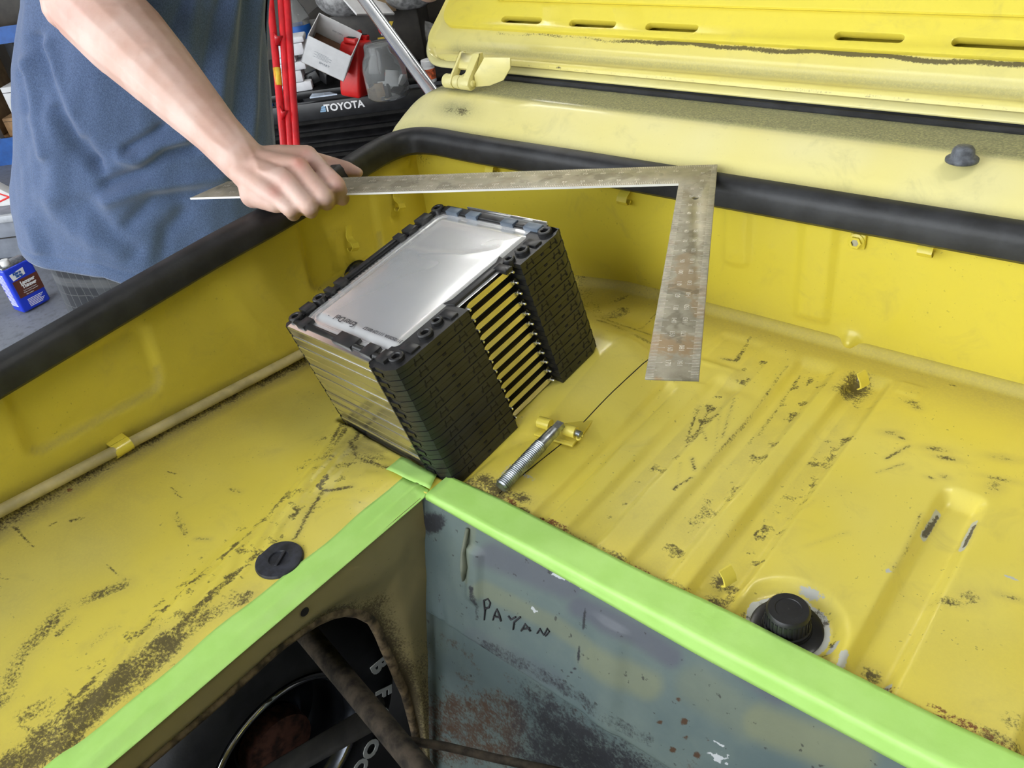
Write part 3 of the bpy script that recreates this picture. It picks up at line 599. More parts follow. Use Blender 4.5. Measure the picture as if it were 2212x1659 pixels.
nutm.lathe([(0.0085, 0.002), (0.0085, 0.005), (0.0065, 0.006)], 24, Mn); nutm.build('weld_nut', M_wall, nutp, 'auto', world=True)
MB().lathe([(0.0, 0.0070), (0.0038, 0.0070), (0.0038, 0.004)], 16, Mn, caps=False).build('bolt_end', M_steel, nutp, world=True)
def zwall(y): return 0.047 - 0.17 * min(y, 0.5) + 0.012
M_pipe = simple('cream_conduit', (0.60, 0.52, 0.27, 1), 0.45, var=0.15, scale=30)
cond = MB().tube([(XW(y) + 0.011, y, zwall(y) + 0.0) for y in np.linspace(-0.32, 0.60, 30)], 0.0062, 14).build('wire_conduit', M_pipe, car, True, world=True)
cpos = onp((252, 945), (1, 0.14, 0), -0.789); ts = [math.radians(a) for a in np.linspace(-100, 95, 10)]
cl = MB(); cvs = []
for dy in (-0.010, 0.010):
    for r__ in (0.0066, 0.0080): cvs += [(XW(cpos[1]) + 0.011 + r__ * math.cos(a), cpos[1] + dy - 0.004 * (dy > 0) * 0, zwall(cpos[1]) + r__ * math.sin(a)) for a in ts] 
    
kk = len(ts); fs = []
for i_ in range(kk - 1):
    A = lambda a, b: (a * 2 + b) * kk + i_
    fs += [(A(0, 1), A(0, 1) + 1, A(1, 1) + 1, A(1, 1)), (A(0, 0), A(1, 0), A(1, 0) + 1, A(0, 0) + 1), (A(0, 0), A(0, 0) + 1, A(0, 1) + 1, A(0, 1)), (A(1, 1), A(1, 1) + 1, A(1, 0) + 1, A(1, 0))]
cl.add(cvs, fs); cl.bx(XW(cpos[1]) - 0.001, XW(cpos[1]) + 0.010, cpos[1] - 0.010, cpos[1] + 0.010, zwall(cpos[1]) + 0.0066, zwall(cpos[1]) + 0.0082)
cl.build('conduit_clamp', M_wall, cond, 'auto', world=True)
gc = onz((604, 1211)); gz = float(zf(np.array([gc[0]]), np.array([gc[1]]))[0])
grom = MB().lathe([(0.0225, -0.002), (0.0225, 0.001), (0.0215, 0.0026), (0.013, 0.0036), (0.0095, 0.0034), (0.0088, 0.0020), (0.0, 0.0016)], 40, Matrix.Translation((gc[0], gc[1], gz))).build('floor_grommet', M_rubber2, car, 'auto', world=True)
MB().box((gc[0] + 0.002, gc[1], gz + 0.0015), (0.003, 0.018, 0.006), Matrix.Rotation(0.45, 3, 'Z')).build('grommet_web', M_rubber2, grom, False, 0.0008, world=True)
cz = -0.010
fl = MB().lathe([(0.0275, 0.0), (0.0275, 0.0012), (0.0255, 0.0022), (0.019, 0.0026), (0.0185, 0.004)], 48, Matrix.Translation((CAPC[0], CAPC[1], cz))).build('cap_flange', M_plast2, car, 'auto', world=True)
cap = MB().lathe([(0.0178, 0.003), (0.0180, 0.006), (0.0168, 0.007), (0.0166, 0.0215), (0.0150, 0.0235), (0.0100, 0.0236), (0.0096, 0.0231), (0.0006, 0.0231), (0.0, 0.0226)], 48, Matrix.Translation((CAPC[0], CAPC[1], cz)))
for k in range(30):
    a = 2 * math.pi * k / 30; cap.box((CAPC[0] + 0.0167 * math.cos(a), CAPC[1] + 0.0167 * math.sin(a), cz + 0.014), (0.0012, 0.0018, 0.0125), Matrix.Rotation(a, 3, 'Z'))
capo = cap.build('reservoir_cap', M_plast, fl, 'auto', world=True); tag(capo, 'ribbed black screw cap in a bare metal recess')
# bent tabs on the ribbed floor
for q, hgt in (((1572, 1262), 0.016), ((1862, 838), 0.018)):
    c_ = onz(q); tb = [(0.0, 0.0), (0.004, 0.004), (0.0025, 0.010), (-0.003, hgt), (-0.0045, hgt), (0.0005, 0.010), (0.002, 0.0045), (-0.002, 0.0)]
    MB().prism([(a, b) for a, b in tb], -0.006, 0.006, Matrix.Translation(c_) @ Matrix.Rotation(-0.35, 4, 'Z') @ Matrix(((1, 0, 0, 0), (0, 0, 1, 0), (0, 1, 0, 0), (0, 0, 0, 1)))).build('bent_tab', M_floor, car, 'auto', world=True)
# swing bolt in its welded bracket
b0 = Vector(onz((1082, 1052), 0.010)); b1 = Vector(onz((1198, 930), 0.022)); ax = (b1 - b0); BLn = ax.length
Mb = b0.to_track_quat('Z', 'Y').to_matrix().to_4x4() if False else Matrix.Translation(b0) @ ax.to_track_quat('Z', 'Y').to_matrix().to_4x4()
prf = [(0.0, 0.0), (0.0058, 0.0)]; z_ = 0.001
while z_ < BLn * 0.72: prf += [(0.0062, z_), (0.0072, z_ + 0.0009), (0.0062, z_ + 0.0018)]; z_ += 0.0021
prf += [(0.0064, z_), (0.0060, BLn), (0.0, BLn)]
bo_ = MB().lathe(prf, 18, Mb); bo_.box(tuple(Mb @ Vector((0, 0, BLn + 0.004))), (0.008, 0.006, 0.014), ax.to_track_quat('Z', 'Y').to_matrix())
tag(bo_.build('swing_bolt', M_zinc, car, 'auto', world=True), 'long zinc threaded bolt lying on the ribbed floor')
bc = Vector(onz((1207, 928), 0.010)); bc.z = float(zf(np.array([bc.x]), np.array([bc.y]))[0]) + 0.004
rotb = Matrix.Rotation(0.12, 3, 'Z'); br = MB(); br.box(bc + Vector((-0.002, 0.010, -0.0015)), (0.046, 0.044, 0.003), rotb)
brp = br.build('bolt_bracket_plate', M_floor, car, False, 0.0008, world=True)
pv = MB()
for sx in (-1, 1): pv.tube([bc + rotb @ Vector((sx * 0.008, -0.002, 0.009)), bc + rotb @ Vector((sx * 0.022, -0.002, 0.009))], 0.0062, 16)
pv.build('bolt_bracket_barrel', M_floor, brp, 'auto', world=True)
MB().tube([bc + rotb @ Vector((0.020, -0.002, 0.009)), bc + rotb @ Vector((0.028, -0.003, 0.009))], 0.0035, 14).build('bolt_pivot_pin', M_zinc, brp, 'auto', world=True)
sp = [bc + rotb @ Vector((0.027 + 0.002 * math.cos(a), -0.003 + 0.003 * math.sin(a) - a * 0.0006, 0.007)) for a in np.linspace(0, 7, 24)]
MB().tube(sp, 0.0011, 8).build('split_pin', M_floor, brp, True, world=True)

# ---- inside the cut-out: dull inner panel with the wheel arch, grey bulkhead
apx = [(500, 1521), (619, 1411), (671, 1374), (701, 1354), (735, 1339), (762, 1333), (793, 1336), (820, 1350), (836, 1381), (848, 1412), (863, 1443), (879, 1483), (891, 1508), (901, 1545), (910, 1581), (922, 1640)]
arch = [(-0.32, -0.034), (-0.12, -0.038)] + [tuple(onp(p, (1, 0, 0), -0.5)[1:]) for p in apx] + [(0.24, -0.50), (0.23, -0.58)]
outr = [(-0.32, -0.004), (-0.12, -0.004), (0.07, -0.004), (0.15, -0.004), (0.19, -0.004), (0.22, -0.004), (0.25, -0.004), (0.28, -0.004), (0.32, -0.002), (0.358, -0.002), (0.351, -0.045), (0.340, -0.09), (0.330, -0.13), (0.318, -0.18), (0.311, -0.21), (0.302, -0.245), (0.294, -0.28), (0.276, -0.355), (0.25, -0.46), (0.232, -0.58)]
A_ = np.array(arch); O_ = np.array(outr); ti = np.linspace(0, len(arch) - 1, 120); tj = np.arange(len(arch))
A_ = np.stack([np.interp(ti, tj, A_[:, k]) for k in (0, 1)], -1); O_ = np.stack([np.interp(ti, tj, O_[:, k]) for k in (0, 1)], -1)
sN = 16; s_ = np.linspace(0, 1, sN); IY = O_[:, None, 0] * (1 - s_) + A_[:, None, 0] * s_; IZ = O_[:, None, 1] * (1 - s_) + A_[:, None, 1] * s_
IX = -0.5 - 0.010 * sstep(0.55, 0.95, np.repeat(s_[None], 120, 0)) + 0.0 * IY + 0.004 * (vnoise(IY, IZ, 30, 8) - .5) * (IZ < -0.04)
ishade = 0.75 * sstep(0.55, 1.0, np.repeat(s_[None], 120, 0)) + 0.6 * sstep(0.0, 0.22, -IZ - 0.06); ifade = 0.5 * sstep(0.0, 0.2, -IZ)  # shade painted into the colour, towards the inward-bent lip and downwards
wing = patch('inner_wing_panel', IX, IY, IZ, M_tan, car, dict(dirt_shade=ishade, film=ifade), None)
M_lip = simple('dirty_lip', (0.16, 0.115, 0.065, 1), 0.75, var=0.5, scale=90, bump=0.5, bscale=220)
MB().tube([(-0.512, a, b) for a, b in A_[::2]], [(0.0045, 0.0055)] * 60, 8).build('wheel_arch_lip', M_lip, wing, True, world=True)
MB().lathe([(0, 0), (0.0045, 0)], 16, basis((-0.4985, 0.205, -0.016), (0, 1, 0), (0, 0, 1)), caps=False).build('panel_hole', M_black, wing, world=True)
# bulkhead
bxs = np.concatenate([np.arange(-0.536, 0.05, 0.003), np.arange(0.05, 0.63, 0.012)]); bzs = np.arange(-0.60, 0.001, 0.003)
BX, BZ = np.meshgrid(bxs, bzs)
def onk(p): return onp(p, (0, 1, -0.24), 0.362)
k1, k2 = onk((985, 1345)), onk((1420, 1625)); slope = (k2[2] - k1[2]) / (k2[0] - k1[0])
dline = BZ - (k1[2] - 0.012 + slope * (BX - k1[0]))              # > 0 above the diagonal seam
ko = 0.014 * (1 - sstep(-0.012, 0.004, dline)) + 0.022 * (1 - sstep(-0.16, -0.03, dline)) * sstep(-0.40, -0.2, BX) 
vs = onk((1030, 1215)); ko = ko - 0.006 * (np.exp(-((BX - vs[0] + 0.003) / 0.010) ** 4)) * (BZ < -0.03) * sstep(-0.1, -0.085, BZ) 
vs2 = onk((1290, 1400)); ko = ko - 0.003 * np.exp(-((BX - vs2[0] - 0.012) / 0.016) ** 4) * (dline > 0) * (BZ < -0.03)
ko = ko + 0.0020 * (vnoise(BX, BZ, 16, 23, 3) - .5) + 0.003 * np.exp(-((BX + .47) / .025) ** 2) * (vnoise(BX * 2.2, BZ * .5, 60, 25, 2) - .5)
BYY = 0.362 + 0.24 * BZ + ko
kp = proj(np.stack([BX, 0.362 + 0.24 * BZ, BZ], -1))
def kst(pts, w): 
    d = np.full(BX.shape, 1e9); return 1 - sstep(w * 0.35, w, dist_poly(kp[..., 0], kp[..., 1], pts))
kpur = np.maximum.reduce([0.9 * kst([(1060, 1200), (1230, 1270)], 40), 0.95 * kst([(1250, 1310), (1360, 1360), (1450, 1420)], 34), 0.7 * kst([(1600, 1440), (1680, 1500)], 34), 0.35 * kst([(1020, 1375), (1200, 1470)], 30)])
kyel = np.maximum.reduce([0.6 * kst([(1040, 1270), (1200, 1350), (1270, 1400)], 26), 0.75 * kst([(1280, 1420), (1400, 1480)], 46), 0.9 * kst([(1640, 1560), (1850, 1640)], 60), 0.4 * kst([(1500, 1480), (1620, 1560)], 60), 0.5 * kst([(1020, 1130), (1010, 1250)], 12)])
kdark = np.maximum.reduce([0.80 * (1 - sstep(-0.05, 0.012, dline)) * sstep(-0.44, -0.34, BX), 0.52 * kst([(1400, 1600), (1300, 1540), (1200, 1470), (1050, 1395)], 22), 0.9 * kst([(880, 1180), (900, 1130), (940, 1130)], 34), 0.95 * kst([(1263, 1268), (1262, 1340), (1245, 1440), (1228, 1462)], 2.4), 0.7 * kst([(1025, 1260), (1032, 1335)], 9), 0.62 * kst([(960, 1095), (1080, 1140), (1230, 1215)], 12)])  # grime marks, plus painted shade over the recessed lower panel
kspk = sstep(0.58, 0.64, vnoise(BX, BZ, 55, 27, 2)) * (0.55 * (dline < 0) + 0.42 * kst([(1480, 1560), (1480, 1659)], 70) + 0.45 * kst([(1600, 1640), (1640, 1659)], 60)); krst = np.maximum(0.62 * kst([(960, 1590), (1060, 1600)], 130) * sstep(0.0, -0.05, dline) , 0.75 * kspk)
for (qx, qy, rr_) in ((1505, 1632, 9), (1482, 1595, 9), (1452, 1620, 8), (1478, 1560, 10), (1465, 1512, 9), (1425, 1560, 7), (1530, 1600, 6)): krst = np.maximum(krst, 0.9 * (1 - sstep(rr_ * .5, rr_ * 1.2, np.hypot(kp[..., 0] - qx, kp[..., 1] - qy))))
kbar = np.maximum.reduce([0.8 * kst([(1550, 1615), (1552, 1640)], 34) * sstep(0.5, 0.58, vnoise(BX, BZ, 190, 29, 2)), 0.75 * kst([(1150, 1312), (1157, 1320)], 6), 0.8 * kst([(1195, 1240), (1235, 1255), (1260, 1270)], 7)])
tb_ = NT('bulkhead_paint'); nb_ = tb_.noise(9, 5, 0.6); nf = tb_.noise(300, 4, 0.7); nm = tb_.noise(60, 4)
cB = tb_.mix(tb_.ss(nb_, 0.35, 0.65), (0.105, 0.148, 0.150, 1), (0.145, 0.190, 0.175, 1))
cB = tb_.mix(tb_.at('purple'), cB, (0.105, 0.105, 0.140, 1)); cB = tb_.mix(tb_.at('yellowish'), cB, (0.29, 0.29, 0.125, 1))
cB = tb_.mix(tb_.math('MULTIPLY', tb_.ss(tb_.noise(130, 3), 0.66, 0.72), 0.75), cB, (0.03, 0.03, 0.028, 1))
gr = tb_.math('ADD', tb_.math('MULTIPLY', tb_.math('SUBTRACT', nf, 0.5), 1.3), tb_.math('SUBTRACT', nm, 0.5))
ksm = lambda nm_, a, b: tb_.ss(tb_.math('ADD', tb_.at(nm_), tb_.math('MULTIPLY', gr, tb_.math('MINIMUM', tb_.math('MULTIPLY', tb_.at(nm_), 3.0), 1.0))), a, b)
cB = tb_.mix(ksm('rust', 0.35, 0.8), cB, (0.075, 0.040, 0.020, 1)); cB = tb_.mix(ksm('dirt_shade', 0.3, 0.85), cB, (0.028, 0.030, 0.036, 1)); cB = tb_.mix(ksm('bare', 0.4, 0.6), cB, (0.55, 0.58, 0.60, 1))
tb_.set(color=cB, rough=0.55); tb_.bump(nm, 0.25, 0.002); M_bulk = tb_.m
bulkhead = patch('bulkhead', BX, BYY, BZ, M_bulk, car, dict(purple=kpur * 0.75, yellowish=kyel * 0.5, dirt_shade=kdark, rust=krst, bare=kbar), None)
# hand-written name on the bulkhead
STK = {'P': [[(1047, 1338), (1049, 1318), (1046, 1296)], [(1046, 1296), (1055, 1293), (1060, 1301), (1057, 1311), (1048, 1314)]], 'A': [[(1066, 1338), (1070, 1324), (1075, 1314), (1080, 1326), (1084, 1340)], [(1068, 1329), (1082, 1332)]], 'Y': [[(1100, 1328), (1106, 1336), (1116, 1330)], [(1126, 1330), (1112, 1342), (1110, 1358)]], 'a': [[(1128, 1360), (1136, 1346), (1148, 1362)], [(1130, 1357), (1146, 1354)]], 'N': [[(1162, 1366), (1168, 1356), (1176, 1370), (1184, 1356), (1188, 1362), (1180, 1372)]]}
def yk(x, z): 
    i_ = min(len(bxs) - 1, int(np.searchsorted(bxs, x))); j_ = min(len(bzs) - 1, int(np.searchsorted(bzs, z))); return BYY[j_, i_]
for k_, ss_ in STK.items():
    mm = MB()
    for st in ss_:
        P = [onk(p) for p in st]; mm.tube([(p[0], yk(p[0], p[2]) - 0.0012, p[2]) for p in P], [(0.0011, 0.0008)] * len(P), 6)
    mm.build('handwritten_letter', M_ink, bulkhead, True, world=True)
M_gt = simple('grey_green_sealer', (0.17, 0.19, 0.14, 1), .6)
dm_ = [onk(p) for p in ((1012, 1140), (1010, 1185), (1013, 1215), (1010, 1245))]
MB().tube([(p[0], yk(p[0], p[2]) - 0.002, p[2]) for p in dm_], [(0.002, .002), (0.003, .002), (0.006, .003), (0.002, .001)], 8).build('sealer_drip', M_gt, bulkhead, True, world=True)
# rest of the bay
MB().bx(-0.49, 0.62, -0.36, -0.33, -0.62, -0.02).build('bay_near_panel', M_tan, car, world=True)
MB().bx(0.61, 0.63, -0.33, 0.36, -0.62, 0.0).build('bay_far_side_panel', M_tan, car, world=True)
MB().bx(-0.985, -0.44, 0.47, 0.49, -0.74, -0.05).bx(-0.985, -0.36, -0.34, 0.49, -0.75, -0.735).build('wheel_house_blocker', M_black, car, world=True)  # black panels added to keep the view past the wheel dark
M_under = simple('underbody_black', (0.012, 0.011, 0.010, 1), 0.85, var=0.4, scale=30)
MB().bx(-0.40, 0.60, -0.30, 0.24, -0.66, -0.60).build('undertray', M_under, car, False, 0.004, world=True)
# wheel
WCN = Vector((-0.74, 0.208, -0.49)); MWh = Matrix.Translation(WCN) @ Matrix(((0, 0, 1, 0), (1, 0, 0, 0), (0, 1, 0, 0), (0, 0, 0, 1)))   # local z -> world x
tt_ = NT('tyre_rubber'); tt_.set(color=tt_.mix(tt_.ss(tt_.noise(25, 4), .35, .65), (0.022, 0.023, 0.026, 1), (0.036, 0.037, 0.042, 1)), rough=0.55); tt_.bump(tt_.noise(200), .15); M_tyre = tt_.m
tyre = MB().lathe([(0.118, -0.012), (0.124, -0.002), (0.140, 0.0), (0.165, 0.0), (0.185, -0.003), (0.198, -0.010), (0.208, -0.022), (0.218, -0.030), (0.220, -0.045), (0.220, -0.130), (0.21, -0.145), (0.18, -0.165), (0.13, -0.165), (0.118, -0.15)], 72, MWh, caps=False).build('tyre', M_tyre, car, 'auto', world=True)
rim = MB().lathe([(0.122, -0.004), (0.121, 0.001), (0.116, 0.001), (0.112, -0.010), (0.106, -0.014), (0.104, -0.060), (0.096, -0.075), (0.070, -0.070), (0.055, -0.050), (0.0, -0.048)], 64, MWh, caps=False).build('wheel_rim', simple('dark_wheel_steel', (0.10, 0.11, 0.13, 1), 0.25, 0.9, var=0.3, scale=20), car, 'auto', world=True)
MB().lathe([(0.123, 0.001), (0.121, 0.004), (0.117, 0.004), (0.1145, 0.0)], 64, MWh, caps=False).build('rim_edge', M_chrome, rim, True, world=True)
MB().lathe([(0.052, -0.046), (0.05, -0.02), (0.03, -0.015), (0.0, -0.015)], 24, MWh).build('brake_hub', simple('rusty_red_iron', (0.09, 0.035, 0.025, 1), 0.8, var=0.5, scale=60), rim, 'auto', world=True)
M_let = simple('tyre_letter_white', (0.88, 0.92, 0.90, 1), 0.5, var=0.04)
LP_ = [np.array([*onp(q, (1, 0, 0), -0.739)[1:]]) for q in ((818, 1436), (827, 1494), (822, 1545), (801, 1615), (778, 1657))]
for ch, P in zip('BFGOO', LP_):
    ra = Vector((0, P[0] - WCN.y, P[1] - WCN.z)).normalized(); xr = ra.cross(Vector((1, 0, 0))) * -1
    xr = Vector((1, 0, 0)).cross(ra) * -1
    text('tyre_letter', ch, 0.042, basis((-0.7388, P[0], P[1]), xr, ra) @ Matrix.Diagonal((0.95, 1, 1, 1)), M_let, tyre, 0.0006, True, 0.0018, 0.15)
# suspension tube and handbrake rod
M_rustt = simple('rusty_brown_tube', (0.055, 0.042, 0.030, 1), 0.85, var=0.5, scale=60, bump=0.6, bscale=180)
t0, t1 = Vector(at((640, 1340), 0.98)), Vector(at((905, 1659), 0.76)); d_ = t1 - t0
MB().tube([t0 - d_ * 0.2, t0, t0 + d_ * 0.5, t1, t1 + d_ * 0.5], [0.0140, 0.0138, 0.0125, 0.0118, 0.0118], 16).build('suspension_tube', M_rustt, car, True, world=True)
MB().tube([at((880, 1600), 0.80), at((960, 1612), 0.80), at((1080, 1640), 0.79), at((1230, 1672), 0.78)], 0.0042, 10).build('cable_rod', M_rustt, car, True, world=True)
bar0, bar1 = at((560, 1690), 1.0), at((820, 1540), 0.90)
MB().tube([bar0, bar1], [(0.020, 0.006)] * 2, 8).build('lower_link', M_under, car, True, world=True)
# ================================================================== masking tape along the cut-out
tg = NT('green_tape'); ng = tg.noise(30, 4); tg.set(color=tg.mix(tg.ss(ng, .3, .7), (0.45, 0.79, 0.18, 1), (0.50, 0.84, 0.22, 1)), rough=0.42, sss=0.0); tg.bump(tg.noise(220, 3), .08); M_tape = tg.m
def tape(name, label, rows):
    # rows: list of cross-sections (list of points); given a small thickness
    R_ = np.array(rows); n, k, _ = R_.shape
    mb = MB(); mb.add(R_.reshape(-1, 3), [(i * k + j, i * k + j + 1, (i + 1) * k + j + 1, (i + 1) * k + j) for i in range(n - 1) for j in range(k - 1)])
    o = mb.build(name, M_tape, None, True); md = o.modifiers.new('thick', 'SOLIDIFY'); md.thickness = 0.0005; md.offset = 0
    return tag(o, label, 'tape', 'green masking tape round the cut-out')
def fz(x, y): return float(zf(np.array([x]), np.array([y]))[0])
rows = []
for i, y in enumerate(np.linspace(-0.30, 0.366, 90)):
    wob = 0.0012 * math.sin(y * 31) + 0.0008 * math.sin(y * 77); r = []
    for j, t in enumerate(np.linspace(0, 1, 12)):
        x = -0.5325 + 0.0348 * t + wob * (1 - t)
        z = fz(min(x, -0.5002), y) + 0.0013
        z += 0.0022 * math.exp(-((t - 0.60) / 0.16) ** 2) * (0.6 + 0.4 * math.sin(y * 40))
        r.append((x, y, z))
    rows.append(r)
tape('masking_tape', 'green masking tape strip on the left edge of the cut-out', rows)
rows = []
for i, x in enumerate(np.linspace(-0.496, 0.56, 110)):
    wob = 0.001 * math.sin(x * 27); r = []
    for t in np.linspace(0, 1, 14):
        s = t * (0.031 + np.interp(x, [-0.5, -0.35, -0.2, 0.2], [0.007, 0.013, 0.019, 0.020]))
        if s < 0.031:
            y = 0.394 + wob * (1 - t) - s; z = 0.0016 + 0.0003 * math.sin(x * 55 + t * 3)
        else:
            q = (s - 0.031); a = min(1, q / 0.006); y = 0.363 - 0.003 * math.sin(a * math.pi / 2) - 0.22 * max(0, q - 0.006); z = 0.0016 - 0.003 * (1 - math.cos(a * math.pi / 2)) - max(0, q - 0.004) * 0.95
        r.append((x, y - 0.0010, z))
    rows.append(r)
tape('masking_tape', 'green masking tape strip on the right edge, folded over the grey bulkhead', rows)
rows = []
for t in np.linspace(0, 1, 12):
    a = Vector(onz((868, 990), 0)) * (1 - t) + Vector(onz((945, 1030), 0)) * t; b = Vector(onz((835, 1018), 0)) * (1 - t) + Vector(onz((930, 1062), 0)) * t
    rows.append([(p.x, p.y, fz(p.x, p.y) + 0.0030 + 0.0006 * math.sin(t * 9)) for p in (a.lerp(b, s) for s in np.linspace(0, 1, 5))])
tape('masking_tape', 'short torn green tape piece under the front corner of the module', rows)

# ================================================================== battery module
bat = thing('battery_module', 'black and silver battery module standing tilted on the trunk floor', 'battery', BO, Matrix(BR.tolist()))
NF = 24; ph = BH / NF; Y1, Y2 = 0.405 * BL, 0.725 * BL
tf = NT('frame_plastic'); tf.set(color=tf.mix(tf.ss(tf.noise(50, 3), .3, .7), (0.014, 0.014, 0.015, 1), (0.022, 0.022, 0.023, 1)), rough=0.36); M_frame = tf.m
fr = MB(); h = ph * 0.90
fr.bx(0, 0.010, 0.006, BL, 0, h); fr.bx(0.002, BW - 0.004, BL - 0.012, BL, 0, h); fr.bx(0.004, BW - 0.03, 0.006, 0.013, 0, h)
fr.prism([(BW - 0.036, 0.005), (BW - 0.030, -0.003), (BW - 0.013, -0.003), (BW - 0.003, 0.003), (BW, 0.012), (BW, Y1), (BW - 0.033, Y1)], 0, h)
fr.prism([(BW - 0.033, Y2), (BW, Y2), (BW, BL - 0.010), (BW - 0.004, BL - 0.002), (BW - 0.012, BL), (BW - 0.033, BL)], 0, h)
fr.bx(BW - 0.033, BW - 0.020, Y1, Y2, 0, h)
f0 = fr.build('cell_frame', M_frame, bat, 'auto')
for k in range(1, NF): clone(f0, bat, Matrix.Translation((0.0006 * (k % 2), 0, k * ph)))
core = MB().bx(0.009, BW - 0.0205, 0.012, BL - 0.011, 0.0005, BH - 0.002).build('cell_core', M_black, bat)
# silver heat plates on the near face
ta = NT('plate_aluminium'); ta.set(color=ta.mix(ta.ss(ta.noise(8, 3, .5, ta.map((1, 1, 12))), .3, .7), (0.80, 0.79, 0.75, 1), (0.88, 0.87, 0.84, 1)), rough=0.20, metal=0.96); M_alu = ta.m
NPL = 12; pp_ = BH / NPL
plate = MB(); pl_ = [(0.0045, 0.0), (-0.0012, 0.0), (-0.0022, pp_ - 0.0018), (-0.0012, pp_ - 0.0004), (0.0045, pp_ - 0.0002)]
plate.prism(pl_, 0.009, BW * 0.80, Matrix(((0, 0, 1, 0), (1, 0, 0, 0), (0, 1, 0, 0), (0, 0, 0, 1))))
p0 = plate.build('heat_plate', M_alu, bat)
for k in range(1, NPL): clone(p0, bat, Matrix.Translation((0, 0.0004 * ((k * 7) % 3 - 1), k * pp_)) @ Matrix.Rotation(0.006 * ((k * 5) % 3 - 1), 4, 'X'))
hk_ = MB().prism([(BW * 0.80 + 0.0005, 0.0), (BW * 0.80 + 0.004, -0.0045), (BW * 0.845, -0.0055), (BW * 0.87, 0.0), (BW * 0.87, 0.005), (BW * 0.80 + 0.0005, 0.005)], 0.0008, pp_ - 0.0015)
hk_.prism([(BW * 0.845, -0.005), (BW * 0.905, -0.004), (BW * 0.905, 0.002), (BW * 0.845, 0.002)], 0.003, pp_ - 0.005)
c0 = hk_.build('corner_clip', M_plast2, bat, 'auto')
for k in range(1, NPL): clone(c0, bat, Matrix.Translation((0, 0, k * pp_)))
lc = MB().prism([(-0.001, 0.003), (0.004, -0.001), (0.009, -0.0005), (0.009, 0.006), (-0.001, 0.006)], 0.001, pp_ - 0.002).build('edge_clip', M_plast2, bat, 'auto')
for k in range(1, NPL): clone(lc, bat, Matrix.Translation((0, 0, k * pp_)))
# terminal bars with studs in the side recess
M_tab = simple('nickel_bar', (0.78, 0.73, 0.60, 1), 0.24, 1.0, var=0.12, scale=30)
tab = MB().prism([(Y1 + 0.004, 0.0035), (Y1 + 0.001, 0.0072), (Y1 + 0.008, 0.0072), (Y1 + 0.012, 0.0085), (Y2 - 0.010, 0.0085), (Y2 - 0.006, 0.0075), (Y2 - 0.001, 0.0080), (Y2 - 0.001, 0.0042), (Y2 - 0.008, 0.0022), (Y1 + 0.012, 0.0022)], BW - 0.0185, BW - 0.0125, Matrix(((0, 0, 1, 0), (1, 0, 0, 0), (0, 1, 0, 0), (0, 0, 0, 1))))
def studm(y, z): return MB().lathe([(0.0026, 0.0), (0.0026, 0.0015), (0.0016, 0.0018), (0.0016, 0.0058), (0.0011, 0.0065), (0, 0.0065)], 12, Matrix.Translation((BW - 0.0125, y, z)) @ Matrix.Rotation(math.pi / 2, 4, 'Y'))
t0_ = tab.build('terminal_bar', M_tab, bat, 'auto'); s1 = studm(Y1 + 0.0065, 0.0052).build('stud', M_steel, t0_, 'auto'); s2 = studm(Y2 - 0.0055, 0.0060).build('stud', M_steel, t0_, 'auto')
for k in range(1, NPL):
    c = clone(t0_, bat, Matrix.Translation((0, 0, k * pp_))); clone(s1, c); clone(s2, c)
# H-shaped snap marks and short slots on the side faces
def Hm(w, hh):
    b = MB(); q = 0.0011
    for s in (-1, 1): b.box((BW + 0.0001, s * w / 2, 0), (0.0012, q * 1.3, hh), Matrix.Rotation(0.20 * s, 3, 'X'))
    b.box((BW + 0.0001, 0, 0), (0.0012, w, q)); return b
hm = None; sl_ = None
for yc in (0.11 * BL, 0.335 * BL, 0.775 * BL, 0.93 * BL):
    for k in range(NPL):
        M_ = Matrix.Translation((0, yc, (k + 0.5) * pp_))
        if hm is None: hm = Hm(0.0080, 0.0075).build('snap_mark', M_black, bat); hm.matrix_basis = M_
        else: clone(hm, bat, M_)
for yc in (0.225 * BL, 0.855 * BL):
    for k in range(NPL):
        M_ = Matrix.Translation((0, yc, (k + 0.35) * pp_))
        if sl_ is None: sl_ = MB().box((BW + 0.0001, 0, 0), (0.0012, 0.0045, 0.0022)).build('vent_slot', M_black, bat, False, 0.0004); sl_.matrix_basis = M_
        else: clone(sl_, bat, M_)
# top: pouch cell
u_ = np.linspace(0.012, BW - 0.014, 110); v_ = np.linspace(0.012, BL - 0.012, 130); PU, PV = np.meshgrid(u_, v_)
dP = sd_round(PU, PV, (BW * 0.5, BL * 0.5 + 0.002), (BW * 0.5 - 0.026, BL * 0.5 - 0.021), 0.008)
pz = BH - 0.0020 + 0.0032 * (1 - sstep(-0.008, 0.003, dP)) + 0.0007 * np.exp(-((dP - 0.006) / 0.0015) ** 2)
cr1 = [(0.020, 0.150), (0.07, 0.148), (0.12, 0.160), (BW - 0.03, 0.185)]
inn = 1 - sstep(-0.02, -0.004, dP)
pz = pz + inn * (0.0004 * np.exp(-(dist_poly(PU, PV, cr1) / 0.006) ** 2) + 0.0008 * np.exp(-(((PU - 0.10) / 0.07) ** 2 + ((PV - 0.12) / 0.07) ** 2)) + 0.0005 * sstep(0.14, 0.2, PV) * vnoise(PU, PV, 9, 77, 2))
tp = NT('pouch_foil'); tp.set(color=tp.mix(tp.ss(tp.noise(12, 3), .3, .7), (0.84, 0.84, 0.84, 1), (0.90, 0.89, 0.88, 1)), rough=0.27, metal=0.72); M_foil = tp.m
po_ = patch('pouch_cell', PU, PV, pz, M_foil, bat, world=False)
Z1 = BH + 0.0016
